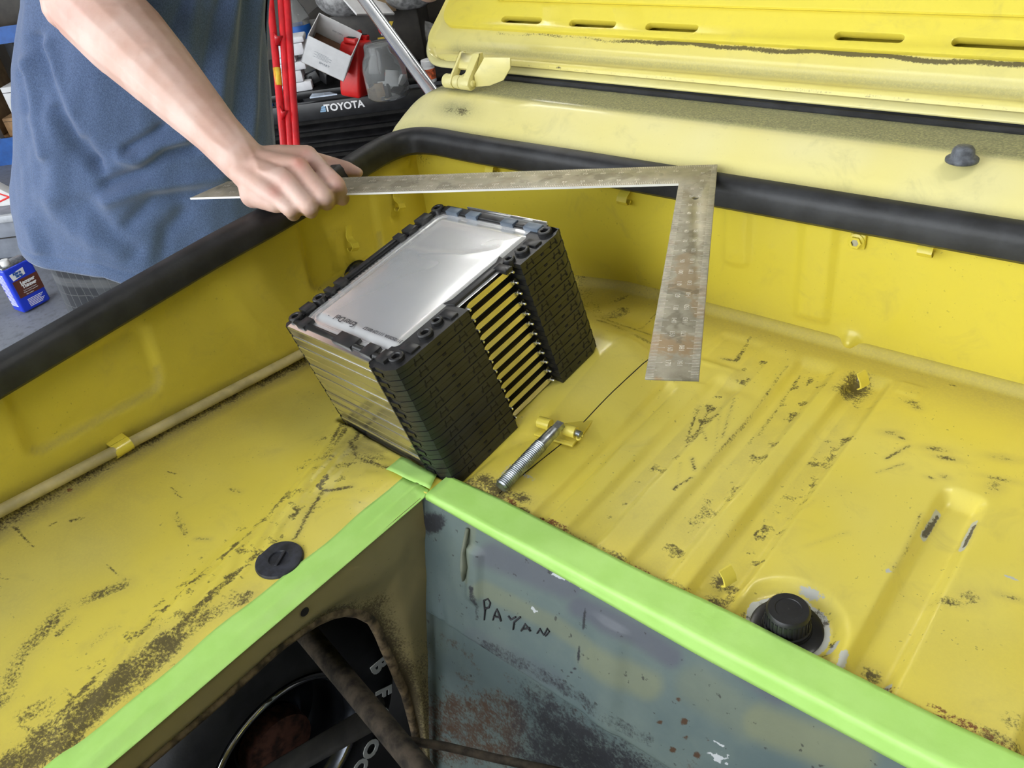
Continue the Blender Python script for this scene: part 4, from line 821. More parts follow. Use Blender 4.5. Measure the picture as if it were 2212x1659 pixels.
def b_at(px): # pixel on the pouch plane -> local xy
    n = BR[:, 2]; q = onp(px, n, n @ (BO + BR @ np.array([0, 0, Z1]))); l = BR.T @ (q - BO); l[1] = 0.030 + (l[1] - 0.0105) * 0.5; return l
R180 = Matrix.Rotation(math.pi, 4, 'Z')
def ptext(body, p, q, size, sp=1.0):
    a, b = b_at(p), b_at(q); c = (a + b) / 2; d = Vector((b - a)); d.z = 0; o = text('printed_text', body, size, basis((c[0], c[1], Z1 + 0.0003), d, d.cross(Vector((0, 0, 1))) * -1), M_ink, bat, 0.00005, space=sp)
    L = (b - a); w = np.linalg.norm(L[:2]); cur = max((v.co - Vector((c[0], c[1], Z1))).length for v in o.data.vertices) * 2
    s = w / cur; M_ = Matrix.Translation((c[0], c[1], 0)) @ Matrix.Diagonal((s, s, 1, 1)) @ Matrix.Translation((-c[0], -c[1], 0)); o.data.transform(M_); return o
ptext('EnerDel', (735, 728), (695, 707), 0.009); ptext('131105203A 111129 00557', (843, 766), (756, 732), 0.006)
for s_, p in (('+', (847, 772)), ('-', (675, 709))):
    l = b_at(p); text('printed_text', s_, 0.009, basis((l[0], l[1], Z1 + 0.0002), (-1, 0, 0), (0, -1, 0)), M_ink, bat, 0.00005)
# top rim: bosses and snap blocks
def boss(x, y, r=0.0075, hole=0.0038):
    return MB().lathe([(r, -0.004), (r, 0.0030), (r - 0.001, 0.0038), (hole + 0.0008, 0.0038), (hole, 0.0030), (hole, -0.003), (0.0, -0.003)], 20, Matrix.Translation((x, y, BH))).build('rim_boss', M_frame, bat, 'auto')
def blk(x0, x1, y0, y1, z0=-0.003, z1=0.003, name='rim_block', mat=None): return MB().bx(x0, x1, y0, y1, BH + z0, BH + z1).build(name, mat or M_frame, bat, False, 0.0008)
for x, y in ((0.008, 0.012), (0.007, 0.045), (BW - 0.013, 0.014), (BW - 0.012, 0.050), (0.009, BL - 0.010), (BW - 0.012, BL - 0.012), (BW - 0.013, BL - 0.046)): boss(x, y)
for x, y in ((BW - 0.015, 0.068), (BW - 0.015, BL - 0.063)): boss(x, y, 0.006, 0.003)
for y0, y1 in ((0.022, 0.036), (0.056, 0.064), (0.070, 0.082), (BL - 0.040, BL - 0.022), (BL - 0.060, BL - 0.046), (BL - 0.074, BL - 0.064)): blk(-0.001, 0.013, y0, y1)
blk(0.0, 0.007, 0.082, BL - 0.074, -0.003, 0.0012, 'rim_rail')
for y0, y1 in ((0.024, 0.036), (0.076, 0.086), (BL - 0.036, BL - 0.026), (BL - 0.080, BL - 0.070)): blk(BW - 0.022, BW - 0.004, y0, y1, -0.003, 0.0015)
MB().prism([(BW - 0.033, Y1 - 0.004), (BW - 0.018, Y1), (BW - 0.018, Y2), (BW - 0.033, Y2 + 0.004), (BW - 0.028, Y2 - 0.006), (BW - 0.028, Y1 + 0.006)], BH - 0.004, BH + 0.001).build('rim_rail', M_frame, bat, False, 0.0008)
for x0, x1 in ((0.022, 0.036), (0.030 + BW * .30, BW * 0.62), (BW * 0.70, BW * 0.79), (BW * 0.83, BW * 0.90)): blk(x0, x1, 0.003, 0.018, -0.004, 0.0028)
MB().tube([(0.012, 0.008, BH - 0.0005), (BW - 0.02, 0.008, BH - 0.0005)], 0.0032, 12).build('rim_rail', M_frame, bat, True)
M_blgrey = simple('grey_snap', (0.10, 0.13, 0.17, 1), 0.35, var=0.2)
for x0, x1 in ((0.026, 0.046), (0.060, 0.078), (BW * 0.60, BW * 0.70), (BW * 0.78, BW * 0.89)): blk(x0, x1, BL - 0.013, BL - 0.003, -0.003, 0.0030, 'rim_snap', M_blgrey)
blk(0.016, BW - 0.018, BL - 0.010, BL, -0.003, 0.0012, 'rim_rail'); blk(0.050, BW - 0.02, BL + 0.0002, BL + 0.0022, -0.02, 0.0035, 'end_plate', M_alu)

# ================================================================== steel square resting on the seals
SQZ = 0.1835
cS = onz((1550, 355), SQZ + 0.002); tS = onz((1510, 820), SQZ + 0.002); eS = onz((420, 420), SQZ + 0.002)
vS = Vector(tS - cS); vS.z = 0; LS = vS.length; vS.normalize(); uS = Vector((vS.y, -vS.x, 0)); uS = uS if uS.dot(Vector(eS - cS)) > 0 else -uS
LLg = 0.61; wS, wL = 0.0385, 0.0500
print('square', LS, (Vector(eS - cS)).dot(uS))
MS = Matrix((uS, vS, uS.cross(vS))).transposed().to_4x4()
sgn = 1 if uS.cross(vS).z > 0 else -1
MS = Matrix(((uS.x, vS.x, 0, cS[0]), (uS.y, vS.y, 0, cS[1]), (0, 0, 1, SQZ), (0, 0, 0, 1)))
LLg = (Vector(eS - cS)).dot(uS)
sq = thing('steel_square', 'rusty steel framing square laid level across the trunk rim', 'square', (cS[0], cS[1], SQZ))
outl = [(0, 0), (LLg - 0.025, 0), (LLg, wL), (wS, wL), (wS, LS), (0, LS)]
tq = NT('rusty_rule_steel'); a1 = tq.noise(26, 5, .6, None, .4); a2 = tq.noise(60, 4); a3 = tq.noise(500, 3)
cq = tq.mix(tq.ss(a2, .3, .7), (0.31, 0.28, 0.20, 1), (0.44, 0.40, 0.30, 1)); yy = tq.sep()
cq = tq.mix(tq.math('MULTIPLY', tq.ss(a1, .50, .60), tq.at('rusty')), cq, (0.37, 0.255, 0.135, 1))
cq = tq.mix(tq.math('MULTIPLY', tq.ss(tq.noise(34, 4, .6, None, .5), .56, .62), 0.5), cq, (0.14, 0.125, 0.08, 1)); cq = tq.mix(tq.ss(a3, .62, .75, 0, .5), cq, (0.55, 0.53, 0.48, 1))
tq.set(color=cq, rough=tq.ss(a1, .4, .7, .38, .6), metal=0.35); M_rule = tq.m
blade = MB().prism(outl, 0, 0.002, inv_of(sq) @ MS)
holes = MB().lathe([(0.0035, -0.01), (0.0035, 0.01)], 20, inv_of(sq) @ MS @ Matrix.Translation((0.019, 0.088, 0)))
bo1 = blade.build('blade', M_rule, sq, False); cu1 = holes.build('cutter', None, sq)
md = bo1.modifiers.new('b', 'BOOLEAN'); md.operation = 'DIFFERENCE'; md.object = cu1; md.solver = 'EXACT'
dg = bpy.context.evaluated_depsgraph_get(); dg.update(); me2 = bpy.data.meshes.new_from_object(bo1.evaluated_get(dg)); bpy.data.objects.remove(bo1); bpy.data.objects.remove(cu1)
bo1 = link('blade', me2, M_rule, sq, False, 0.0003)
im_ = (inv_of(sq) @ MS).inverted(); attr(bo1, 'rusty', [max(0.12, min(1.0, ((im_ @ v.co).y - 0.12) * 6)) if (im_ @ v.co).x < wS + .001 else 0.12 for v in bo1.data.vertices])
MB().prism([(wS, wL), (LLg, wL), (LLg, wL + 0.0004), (wS, wL + 0.0004)], -0.0002, 0.0022, inv_of(sq) @ MS).build('edge_highlight', simple('painted_edge_highlight', (0.85, 0.85, 0.83, 1), 0.5, 0.2, var=.05), sq)  # sky reflection on the blade edge, painted as a bright strip
M_mark = simple('rule_marks', (0.74, 0.71, 0.62, 1), 0.45, 0.5, var=0.2, scale=200)
tk = MB(); Mt = inv_of(sq) @ MS; zt = 0.00212
def tick(x, y, dx, dy, w=0.00028):
    n = Vector((-dy, dx, 0)).normalized() * w; a = Vector((x, y, zt)); b = a + Vector((dx, dy, 0)); tk.add([Mt @ p for p in (a - n, b - n, b + n, a + n)], [(0, 1, 2, 3)])
i = 0
while 0.004 + i * 0.002 < LS - 0.002:
    L_ = 0.0105 if i % 10 == 0 else (0.0075 if i % 5 == 0 else 0.0055); tick(0.0006, 0.004 + i * 0.002, L_, 0); 
    if 0.004 + i * 0.002 > wL: tick(wS - 0.0006, 0.004 + i * 0.002, -L_, 0)
    i += 1
i = 0
while 0.004 + i * 0.002 < LLg - 0.03:
    L_ = 0.0105 if i % 10 == 0 else (0.0075 if i % 5 == 0 else 0.0055); tick(0.004 + i * 0.002, 0.0006, 0, L_)
    if 0.004 + i * 0.002 > wS: tick(0.004 + i * 0.002, wL - 0.0006, 0, -L_)
    i += 1
tko = tk.build('graduation_marks', M_mark, sq, fix=False); tko['kind'] = 'stuff'
k = 1
def num(s, x, y, xd, yd, size=0.0062): text('number', s, size, Mt @ basis((x, y, zt), xd, yd), M_mark, sq, 0.00004)
flip = 1 if uS.cross(vS).z > 0 else -1
for k in range(1, int(LS / 0.02)):
    y = 0.004 + 0.02 * k
    if y < LS - 0.006:
        num(str(10 * k), 0.0145, y, (0, -1, 0) if flip > 0 else (0, 1, 0), (1, 0, 0), 0.0058)
        if y > wL + 0.01: num(str(10 * (k - 2)), wS - 0.0150, y, (0, 1, 0), (-1, 0, 0) if flip > 0 else (1, 0, 0), 0.0058)
for k in range(1, int(LLg / 0.02)):
    x = 0.004 + 0.02 * k
    if x < LLg - 0.03: num(str(10 * k), x, 0.0150, (-1, 0, 0), (0, -1, 0) if flip > 0 else (0, -1, 0), 0.0062)
    if wS + 0.01 < x < LLg - 0.03: num(str(10 * (k - 2)), x, wL - 0.0140, (-1, 0, 0), (0, -1, 0), 0.0058)
# ================================================================== the person
V = Vector
def PZ(p, z): return V(onz(p, z))
def PD(p, Z): return V(at(p, Z))
per = thing('person', 'person in a heathered blue T-shirt and dark plaid shorts holding the steel square', 'person', (-1.33, 0.66, GND))
TC = V((-1.345, 0.654, 0.0)); e_r = V((0.77, 0.638, 0)); e_f = V((-0.638, 0.77, 0))      # torso centre, image-right and away directions
def s_at(z, px):     # offset along e_r where the vertical plane of the torso meets a picture column
    lo, hi = -1.0, 1.0
    for _ in range(40):
        m = (lo + hi) / 2
        if proj(np.array(TC + e_r * m + V((0, 0, z))))[0] < px: lo = m
        else: hi = m
    return (lo + hi) / 2
def shirt_sec(z):
    zc = min(max(z, 0.0), 0.46); l_ = s_at(zc, np.interp(zc, [0.0, .06, .2, .3, .38, .46], [58, 46, 42, 44, 56, 50])); r_ = s_at(zc, np.interp(zc, [0, .3, .46], [572, 576, 592]))
    a, c = (r_ - l_) / 2, TC + e_r * ((l_ + r_) / 2); b = 0.14
    if z > 0.46: k_ = (z - 0.46) / 0.24; a *= 1 - 0.30 * k_ ** 2; b *= 1 - 0.25 * k_ ** 2
    return c, a, b
body = MB()
def limb(pts, rads, n=16):
    body.tube(pts, rads, n)
    for p, r in zip(pts, rads):
        rr = r if not isinstance(r, tuple) else min(r)
        body.sphere(p, rr, 14, 10)
def seg(a, b, ra, rb, n=5):
    pts = [V(a).lerp(V(b), t) for t in np.linspace(0, 1, n)]; limb(pts, [ra + (rb - ra) * t for t in np.linspace(0, 1, n)])
# right arm (the near one): elbow at the upper left, wrist over the square
el = PD((172, -26), 1.105); wr = PZ((528, 350), 0.228); sh = shirt_sec(0.5)[0] - e_f * 0.16 - e_r * 0.03 + V((0, 0, 0.66))
ax_ = wr - el; fa = [el + ax_ * t for t in (0, .12, .30, .50, .70, .85, 1.0)]
fa[1] += V((-0.004, -0.002, 0.0)); fa[2] += V((0, 0, -0.003))
limb(fa, [0.0520, 0.0560, 0.0540, 0.0460, 0.0365, 0.0295, 0.0272])
seg(el, el.lerp(sh, 0.5), 0.049, 0.056); seg(el.lerp(sh, 0.5), sh, 0.056, 0.062)
body.sphere(PD((148, 14), 1.10), 0.034)
# hand
mcp = dict(i=PZ((664, 336), 0.217), m=PZ((645, 362), 0.220), r=PZ((619, 393), 0.214), l=PZ((592, 424), 0.204))
pip = dict(i=PZ((727, 399), 0.2025), m=PZ((700, 425), 0.1995), r=PZ((667, 446), 0.196), l=PZ((627, 452), 0.193))
dip = dict(i=PZ((739, 428), 0.172), m=PZ((706, 438), 0.171), r=PZ((671, 456), 0.169), l=PZ((634, 463), 0.170))
tip = dict(i=PZ((722, 412), 0.166), m=PZ((690, 422), 0.165), r=PZ((654, 437), 0.164), l=PZ((620, 446), 0.166))
fr_ = dict(i=0.0104, m=0.0108, r=0.0103, l=0.0095)
wrs = wr + ax_.normalized() * 0.004
for k in 'imrl':
    r = fr_[k]; base_ = wrs.lerp(mcp[k], 0.12) + (mcp[k] - mcp['m']) * 0.22
    limb([base_, base_.lerp(mcp[k], 0.45) + V((0, 0, 0.001)), base_.lerp(mcp[k], 0.8), mcp[k]], [0.0165, 0.0150, 0.0135, r + 0.0022])
    limb([mcp[k], mcp[k].lerp(pip[k], 0.5) + V((0, 0, 0.0005)), pip[k]], [r + 0.0018, r * 0.97, r])
    limb([pip[k], dip[k]], [r, r * 0.90]); limb([dip[k], tip[k]], [r * 0.90, r * 0.78])
# palm fill and heel of the hand
for a, b in (('i', 'm'), ('m', 'r'), ('r', 'l')):
    mid = (mcp[a] + mcp[b]) / 2; limb([wrs.lerp(mid, 0.15), wrs.lerp(mid, 0.88) + V((0, 0, -0.005))], [0.018, 0.0115])
heel = PZ((548, 420), 0.200); limb([wrs.lerp(mcp['l'], .05), heel, mcp['l'] + V((0, 0, -0.008))], [0.017, 0.0165, 0.012])
# thumb: far edge, under the blade
tm = PZ((640, 344), 0.194); ti_ = PZ((712, 358), 0.1745); tt = PZ((775, 373), 0.1695)
limb([wrs + V((0.01, 0.012, -0.006)), wrs.lerp(tm, 0.6) + V((0.002, 0.006, -0.004)), tm], [0.018, 0.0165, 0.0155]); limb([tm, tm.lerp(ti_, 0.5), ti_], [0.0155, 0.0145, 0.0125]); limb([ti_, ti_.lerp(tt, 0.6), tt], [0.0125, 0.0110, 0.0062])
# torso, neck, head
def ell(z, c, a, b, n=28):
    return [c + e_r * (a * math.cos(t)) + e_f * (b * math.sin(t)) + V((0, 0, z - c.z)) for t in np.linspace(0, 2 * math.pi, n, endpoint=False)]
def loft(mb, rings, cap=True):
    n = len(rings[0]); b = len(mb.v); v = [p for r in rings for p in r]; f = [(i * n + j, i * n + (j + 1) % n, (i + 1) * n + (j + 1) % n, (i + 1) * n + j) for i in range(len(rings) - 1) for j in range(n)]
    if cap: f += [tuple(range(n - 1, -1, -1)), tuple(range((len(rings) - 1) * n, len(rings) * n))]
    mb.add(v, f)
hip = TC + V((0, 0, 0.08))
loft(body, [ell(z, shirt_sec(z)[0], shirt_sec(z)[1] * k1, shirt_sec(z)[2] * k1) for z, k1 in ((-0.06, .60), (0.0, .68), (0.08, .72), (0.2, .70), (0.32, .70), (0.45, .74), (0.58, .78), (0.66, .72))] + [ell(0.72, shirt_sec(.66)[0], .09, .08), ell(.76, shirt_sec(.66)[0], .06, .06)])
TU = shirt_sec(0.5)[0]; nk = TU + V((0.0, 0.0, 0.74)); hd = TU + V((0.055, 0.03, 0.93))
seg(nk, hd - V((0.01, 0, 0.08)), 0.060, 0.055)
face = V((0.80, 0.60, -0.12)).normalized(); fs_ = face.cross(V((0, 0, 1))).normalized(); fu = fs_.cross(face)
MHd = Matrix((fs_, face, fu)).transposed()
body.sphere(hd, (0.076, 0.095, 0.112), 24, 18, MHd); body.sphere(hd + face * 0.045 - fu * 0.065, (0.052, 0.048, 0.048), 18, 12, MHd)          # skull and jaw
body.sphere(hd + face * 0.100 - fu * 0.018, (0.011, 0.016, 0.022), 12, 8, MHd); body.sphere(hd + face * 0.088 - fu * 0.056, (0.022, 0.010, 0.006), 12, 8, MHd); body.sphere(hd + face * 0.088 - fu * 0.066, (0.019, 0.009, 0.006), 12, 8, MHd)
for s in (-1, 1): body.sphere(hd + fs_ * (0.076 * s) - fu * 0.012 - face * 0.008, (0.009, 0.018, 0.030), 12, 8, MHd)
# left arm, reaching across to hold the lid
shl = TU + V((0.07, 0.20, 0.66)); ell_ = V((-1.34, 1.07, 0.52)); wl_ = PD((925, -32), 1.46); 
seg(shl, ell_, 0.060, 0.047); seg(ell_, ell_.lerp(wl_, 0.35), 0.046, 0.045); seg(ell_.lerp(wl_, 0.35), wl_, 0.045, 0.028)
seg(sh, TU + V((0.0, -0.02, 0.62)), 0.062, 0.09); seg(shl, TU + V((0.0, 0.02, 0.62)), 0.062, 0.09)
hdir = (V(lidp(-0.985, 0.21, 0.0)) - wl_); hdn = hdir.normalized(); sdw = V((0, math.cos(LA), math.sin(LA)))
for k, (o_, r) in enumerate(((-0.03, .0088), (-0.01, .0098), (0.01, .0098), (0.03, .0092))):
    kn = wl_ + hdn * 0.075 + sdw * o_; limb([wl_ + hdn * 0.012 + sdw * o_ * 0.4, kn], [0.0165, 0.012]); e1 = V(lidp(-0.995, 0.20 + o_, 0.024)); e2 = V(lidp(-0.965, 0.20 + o_, 0.026)); limb([kn, e1, e2], [0.0115, r, r * 0.85])
limb([wl_ + hdn * 0.02, V(lidp(-1.035, 0.17, -0.02)), V(lidp(-0.995, 0.165, -0.030))], [0.016, 0.013, 0.010])
# legs
for s in (-1, 1):
    hp_ = shirt_sec(0)[0] + e_r * (0.085 * s) + V((0, 0, -0.02)); kn = hp_ + V((0.02, 0, -0.36)); an_ = V((hp_.x + 0.0, hp_.y, GND + 0.085))
    seg(hp_, kn, 0.085, 0.058); seg(kn, kn.lerp(an_, 0.35), 0.056, 0.056); seg(kn.lerp(an_, 0.35), an_, 0.056, 0.038)
bo = body.build('tmp_body', None, None, fix=False)
def remeshed(o, vox, smooth_it=6, fac=0.5):
    m = o.modifiers.new('r', 'REMESH'); m.mode = 'VOXEL'; m.voxel_size = vox; m.use_smooth_shade = True
    s = o.modifiers.new('s', 'SMOOTH'); s.iterations = smooth_it; s.factor = fac
    dg = bpy.context.evaluated_depsgraph_get(); dg.update(); me = bpy.data.meshes.new_from_object(o.evaluated_get(dg)); bpy.data.objects.remove(o); return me
meb = remeshed(bo, 0.0026, 3)
nv = len(meb.vertices); co = np.empty(nv * 3, np.float32); meb.vertices.foreach_get('co', co); co = co.reshape(-1, 3).astype(float)
# veins and tendons on forearm and back of the hand; reddened knuckles
no = np.empty(nv * 3, np.float32); meb.vertices.foreach_get('normal', no); no = no.reshape(-1, 3)
px = proj(co); near = (co[:, 2] > 0.12) & (co[:, 0] > -1.25) & (co[:, 1] < 0.62)
ridge = np.zeros(nv)
for pts, w, h_ in (([(470, 215), (520, 290), (545, 330), (560, 365), (590, 372), (620, 362)], 6, .0011), ([(560, 325), (610, 322), (655, 322)], 7, .0012), ([(545, 345), (600, 345), (640, 345)], 7, .0012), ([(560, 375), (600, 380)], 6, .0008), ([(400, 250), (450, 300), (500, 330)], 8, .0008), ([(560, 368), (575, 374), (600, 366), (625, 364)], 3.5, .0010)):
    d = dist_poly(px[:, 0], px[:, 1], pts); ridge += h_ * np.exp(-(d / w) ** 2)
red = np.zeros(nv)
for q, r_, s in (((664, 330), 13, .5), ((648, 352), 17, 1.0), ((618, 385), 14, .45), ((592, 414), 17, .8), ((732, 402), 13, .5), ((145, 35), 40, .5), ((745, 362), 30, .8)):
    red = np.maximum(red, s * np.exp(-(np.hypot(px[:, 0] - q[0], px[:, 1] - q[1]) / r_) ** 2))
co2 = co + no * (ridge * near)[:, None]
imp = np.array(inv_of(per)); co2 = co2 @ imp[:3, :3].T + imp[:3, 3]; meb.vertices.foreach_set('co', co2.astype(np.float32).ravel()); meb.update()
tk_ = NT('skin'); nk1 = tk_.noise(18, 4); nk2 = tk_.noise(140, 4)
ck = tk_.mix(tk_.ss(nk1, .35, .65), (0.57, 0.355, 0.285, 1), (0.65, 0.455, 0.39, 1)); ck = tk_.mix(tk_.math('MULTIPLY', tk_.at('redness'), 0.55), ck, (0.62, 0.20, 0.16, 1)); ck = tk_.mix(tk_.ss(nk2, .55, .8, 0, .25), ck, (0.50, 0.27, 0.20, 1))
tk_.set(color=ck, rough=0.5, sss=0.06); tk_.b.inputs['Subsurface Radius'].default_value = (0.010, 0.004, 0.002); tk_.bump(nk2, 0.12, 0.0006); M_skin = tk_.m
bdy = link('body', meb, M_skin, per, True); attr(bdy, 'redness', red * near)
# ---- T-shirt
th = NT('heather_blue'); h1 = th.noise(900, 3, .6, th.map((1, 1, .5))); h2 = th.noise(2200, 2)
chh = th.mix(th.ss(h1, .35, .65), (0.034, 0.062, 0.140, 1), (0.070, 0.115, 0.235, 1)); chh = th.mix(th.ss(h2, .6, .75, 0, .6), chh, (0.17, 0.23, 0.38, 1))
th.set(color=chh, rough=0.9, sheen=0.3); th.bump(h1, .25, .0008); M_shirt = th.m
NA = 220; zsr = np.linspace(-0.022, 0.70, 186)
tha = np.linspace(0, 2 * math.pi, NA)
SR = []; shc = []
for z in zsr:
    c, a, b = shirt_sec(z)
    shc.append((c.copy(), a, b)); dz_ = max(0, 1 - z / 0.3)
    SR.append(np.array([list(c + e_r * (a * math.cos(t)) + e_f * (b * math.sin(t)) + V((0, 0, z + (0.030 * max(0.0, -math.cos(t)) ** 2 - 0.095 * max(0.0, math.cos(t) + 0.12)) * dz_ ** 1.5))) for t in tha]))
SR = np.array(SR); nrm = np.stack([np.cos(tha)[None] * e_r.x + np.sin(tha)[None] * e_f.x + 0 * zsr[:, None], np.cos(tha)[None] * e_r.y + np.sin(tha)[None] * e_f.y + 0 * zsr[:, None], 0 * SR[..., 0]], -1)
SP = proj(SR); facing = (np.sin(tha)[None] < 0.35) * np.ones(SR.shape[:2])
dsp = np.zeros(SR.shape[:2])
for pts, w, h_ in (([(75, 85), (105, 160), (150, 260), (205, 350)], 14, -.012), ([(60, 130), (78, 250), (100, 330)], 12, .010), ([(95, 100), (130, 200), (170, 290)], 14, .010), ([(52, 160), (60, 240)], 10, -.008), ([(120, 240), (165, 320), (215, 370)], 12, -.012), ([(110, 255), (120, 330), (130, 420)], 22, .009),
                   ([(270, 325), (330, 290), (350, 275)], 10, -.012), ([(262, 340), (300, 350), (350, 320), (400, 300)], 14, .012), ([(230, 398), (300, 375), (360, 330), (420, 320)], 14, -.014), ([(235, 430), (300, 410), (400, 395), (480, 380)], 16, .012), ([(280, 480), (330, 430), (430, 420)], 16, -.010), ([(190, 440), (240, 500), (290, 540)], 20, -.008), ([(100, 420), (160, 500), (260, 540)], 22, .007),
                   ([(400, 0), (370, 60)], 16, -.008), ([(480, 0), (450, 120), (430, 200)], 14, -.009), ([(505, 0), (480, 130), (470, 250)], 12, .009), ([(530, 0), (520, 150), (505, 300)], 14, -.012), ([(555, 0), (548, 150), (540, 300)], 10, .009), ([(420, 0), (410, 100)], 16, .007), ([(345, 560), (360, 500), (400, 460)], 18, -.009), ([(60, 480), (80, 540)], 10, .005)):
    d = dist_poly(SP[..., 0], SP[..., 1], pts); dsp += h_ * np.exp(-(d / w) ** 2)
gn = vnoise(tha[None] * 1.2 + 0 * zsr[:, None], zsr[:, None] * 3.2 + 0 * tha[None], 2.0, 91, 3) - .5
wob = 0.010 * np.sin(tha[None] * 7 + 3 * zsr[:, None]) * np.clip(1 - zsr[:, None] / 0.35, 0, 1)
SR = SR + nrm * (dsp * 0.9 * facing + 0.020 * gn + 0.5 * wob)[..., None]
hemr = np.exp(-((zsr - 0.003) / 0.0035) ** 2)[:, None]; SR = SR - nrm * (0.0022 * hemr)[..., None]
sho = patch('t_shirt', SR[..., 0], SR[..., 1], SR[..., 2], M_shirt, per)
md = sho.modifiers.new('t', 'SOLIDIFY'); md.thickness = 0.002; md.offset = -1
sl2 = MB()
for a_, b_ in ((sh, el), (shl, ell_)):
    sl2.tube([a_ + (TU + V((0.0, 0, 0.64)) - a_) * 0.5, a_, a_.lerp(b_, 0.35), a_.lerp(b_, 0.62)], [0.10, 0.082, 0.080, 0.084], 24, caps=False)
sl2.tube([TU + V((0.0, 0, 0.64)), TU + V((0.0, 0.0, 0.71)), nk + V((0, 0, 0.0)), nk + V((0, 0, 0.012))], [0.17, 0.13, 0.075, 0.070], 28, caps=False)
sl2.build('shirt_sleeves', M_shirt, per, True, world=True)
# ---- plaid shorts
tpd = NT('dark_plaid'); X_, Y_, Z_ = tpd.sep()
al = tpd.math('ADD', tpd.math('MULTIPLY', X_, 0.77), tpd.math('MULTIPLY', Y_, 0.638))
def stripes(s, f, lo, hi): return tpd.ss(tpd.math('SINE', tpd.math('MULTIPLY', s, f)), lo, hi)
cp = tpd.mix(stripes(al, 62, .55, .8), (0.014, 0.016, 0.022, 1), (0.036, 0.04, 0.048, 1)); cp = tpd.mix(stripes(al, 420, .93, .99), cp, (0.06, 0.064, 0.07, 1)); cp = tpd.mix(tpd.math('MULTIPLY', stripes(Z_, 62, .8, .95), 0.5), cp, (0.10, 0.105, 0.115, 1)); cp = tpd.mix(tpd.math('MULTIPLY', stripes(Z_, 250, .97, .995), .7), cp, (0.075, 0.075, 0.08, 1))
tpd.set(color=cp, rough=0.9); M_plaid = tpd.m
so = MB()
loft(so, [ell(z, shirt_sec(z)[0], shirt_sec(z)[1] * k1, shirt_sec(z)[2] * k1) for z, k1 in ((-0.17, .64), (-0.11, .80), (-0.06, .84), (0.0, .86), (0.05, .84))], False)
for s in (-1, 1):
    hp_ = shirt_sec(0)[0] + e_r * (0.085 * s) + V((0, 0, -0.02)); so.tube([hp_, hp_ + V((0, 0, -0.1)), hp_ + V((0.012, 0, -0.25)), hp_ + V((0.02, 0, -0.40))], [0.098, 0.103, 0.104, 0.108], 28, caps=False)
so.build('shorts', M_plaid, per, True, world=True)
M_shoe = simple('dark_shoe', (0.03, 0.03, 0.035, 1), 0.6, var=0.3)
for s in (-1, 1):
    an_ = shirt_sec(0)[0] + e_r * (0.085 * s); an_.z = GND
    MB().sphere(an_ + V((0.05, 0.03, 0.04)), (0.135, 0.05, 0.055), 20, 12, Matrix.Rotation(0.6, 3, 'Z')).bx(an_.x - 0.05, an_.x + 0.12, an_.y - 0.02, an_.y + 0.08, GND + 0.0005, GND + 0.02).build('shoe', M_shoe, per, True, world=True)
M_hair = simple('brown_hair', (0.06, 0.035, 0.02, 1), 0.7, var=0.4, scale=80)
MB().sphere(hd - face * 0.012 + fu * 0.022, (0.084, 0.098, 0.104), 24, 16, MHd).build('hair', M_hair, per, True, world=True)
for s in (-1, 1): MB().sphere(hd + face * 0.086 + fs_ * (0.031 * s) + fu * 0.002, (0.012, 0.008, 0.008), 12, 8, MHd).build('eye', M_wht, per, True, world=True)
# ================================================================== garage clutter behind the car
BA = math.atan2(0.638, 0.77)                      # background things face the camera
BEN = -0.40                                       # height of the cluttered bench top
def face_m(loc, dz=0.0): return Matrix.Translation(V(loc)) @ Matrix.Rotation(BA + dz, 4, 'Z')
def place(name, label, cat, loc, dz=0.0, group=None, rx=0.0, ry=0.0): return thing(name, label, cat, loc, Euler((rx, ry, BA + dz)), group)
M_red = simple('red_paint', (0.55, 0.012, 0.018, 1), 0.28, var=0.12, coat=0.4)
M_redp = simple('red_plastic', (0.62, 0.012, 0.010, 1), 0.38, var=0.08)
M_blue = simple('blue_steel', (0.010, 0.085, 0.33, 1), 0.4, var=0.15)
M_blk = simple('trim_black', (0.010, 0.010, 0.011, 1), 0.35, var=0.3)
M_card = simple('cardboard', (0.32, 0.22, 0.12, 1), 0.85, var=0.15)
M_darkbox = simple('dark_brown_box', (0.035, 0.030, 0.024, 1), 0.55, var=0.2)
M_foam = simple('white_foam', (0.72, 0.73, 0.76, 1), 0.75, var=0.06, bump=.2)
M_grey = simple('grey_plastic', (0.20, 0.22, 0.26, 1), 0.5, var=0.1)
M_pap = simple('white_card', (0.68, 0.68, 0.68, 1), 0.7, var=0.05)
M_wood = simple('pale_wood', (0.42, 0.25, 0.12, 1), 0.7, var=0.3, scale=12)
M_yel = simple('yellow_sticker', (0.70, 0.48, 0.03, 1), 0.5, var=0.1)
tgl = NT('clear_plastic'); tgl.set(color=(0.93, 0.95, 0.95, 1), rough=0.06, trans=0.92, ior=1.25); M_clear = tgl.m
# bench
bc_ = onz((740, 190), BEN)
bench = place('workbench', 'low black workbench carrying garage clutter beyond the car', 'bench', (bc_[0], bc_[1], GND))
hb = BEN - GND
MB().bx(-0.65, 1.0, 0.02, 0.75, hb - 0.03, hb).build('bench_top', M_blk, bench, False, 0.003)
for x in (-0.60, 0.95):
    for y in (0.06, 0.70): MB().bx(x - 0.025, x + 0.025, y - 0.025, y + 0.025, 0, hb - 0.03).build('leg', M_blk, bench)
MB().bx(-0.65, 1.0, 0.73, 0.75, hb, hb + 0.75).build('back_panel', M_darkbox, bench)
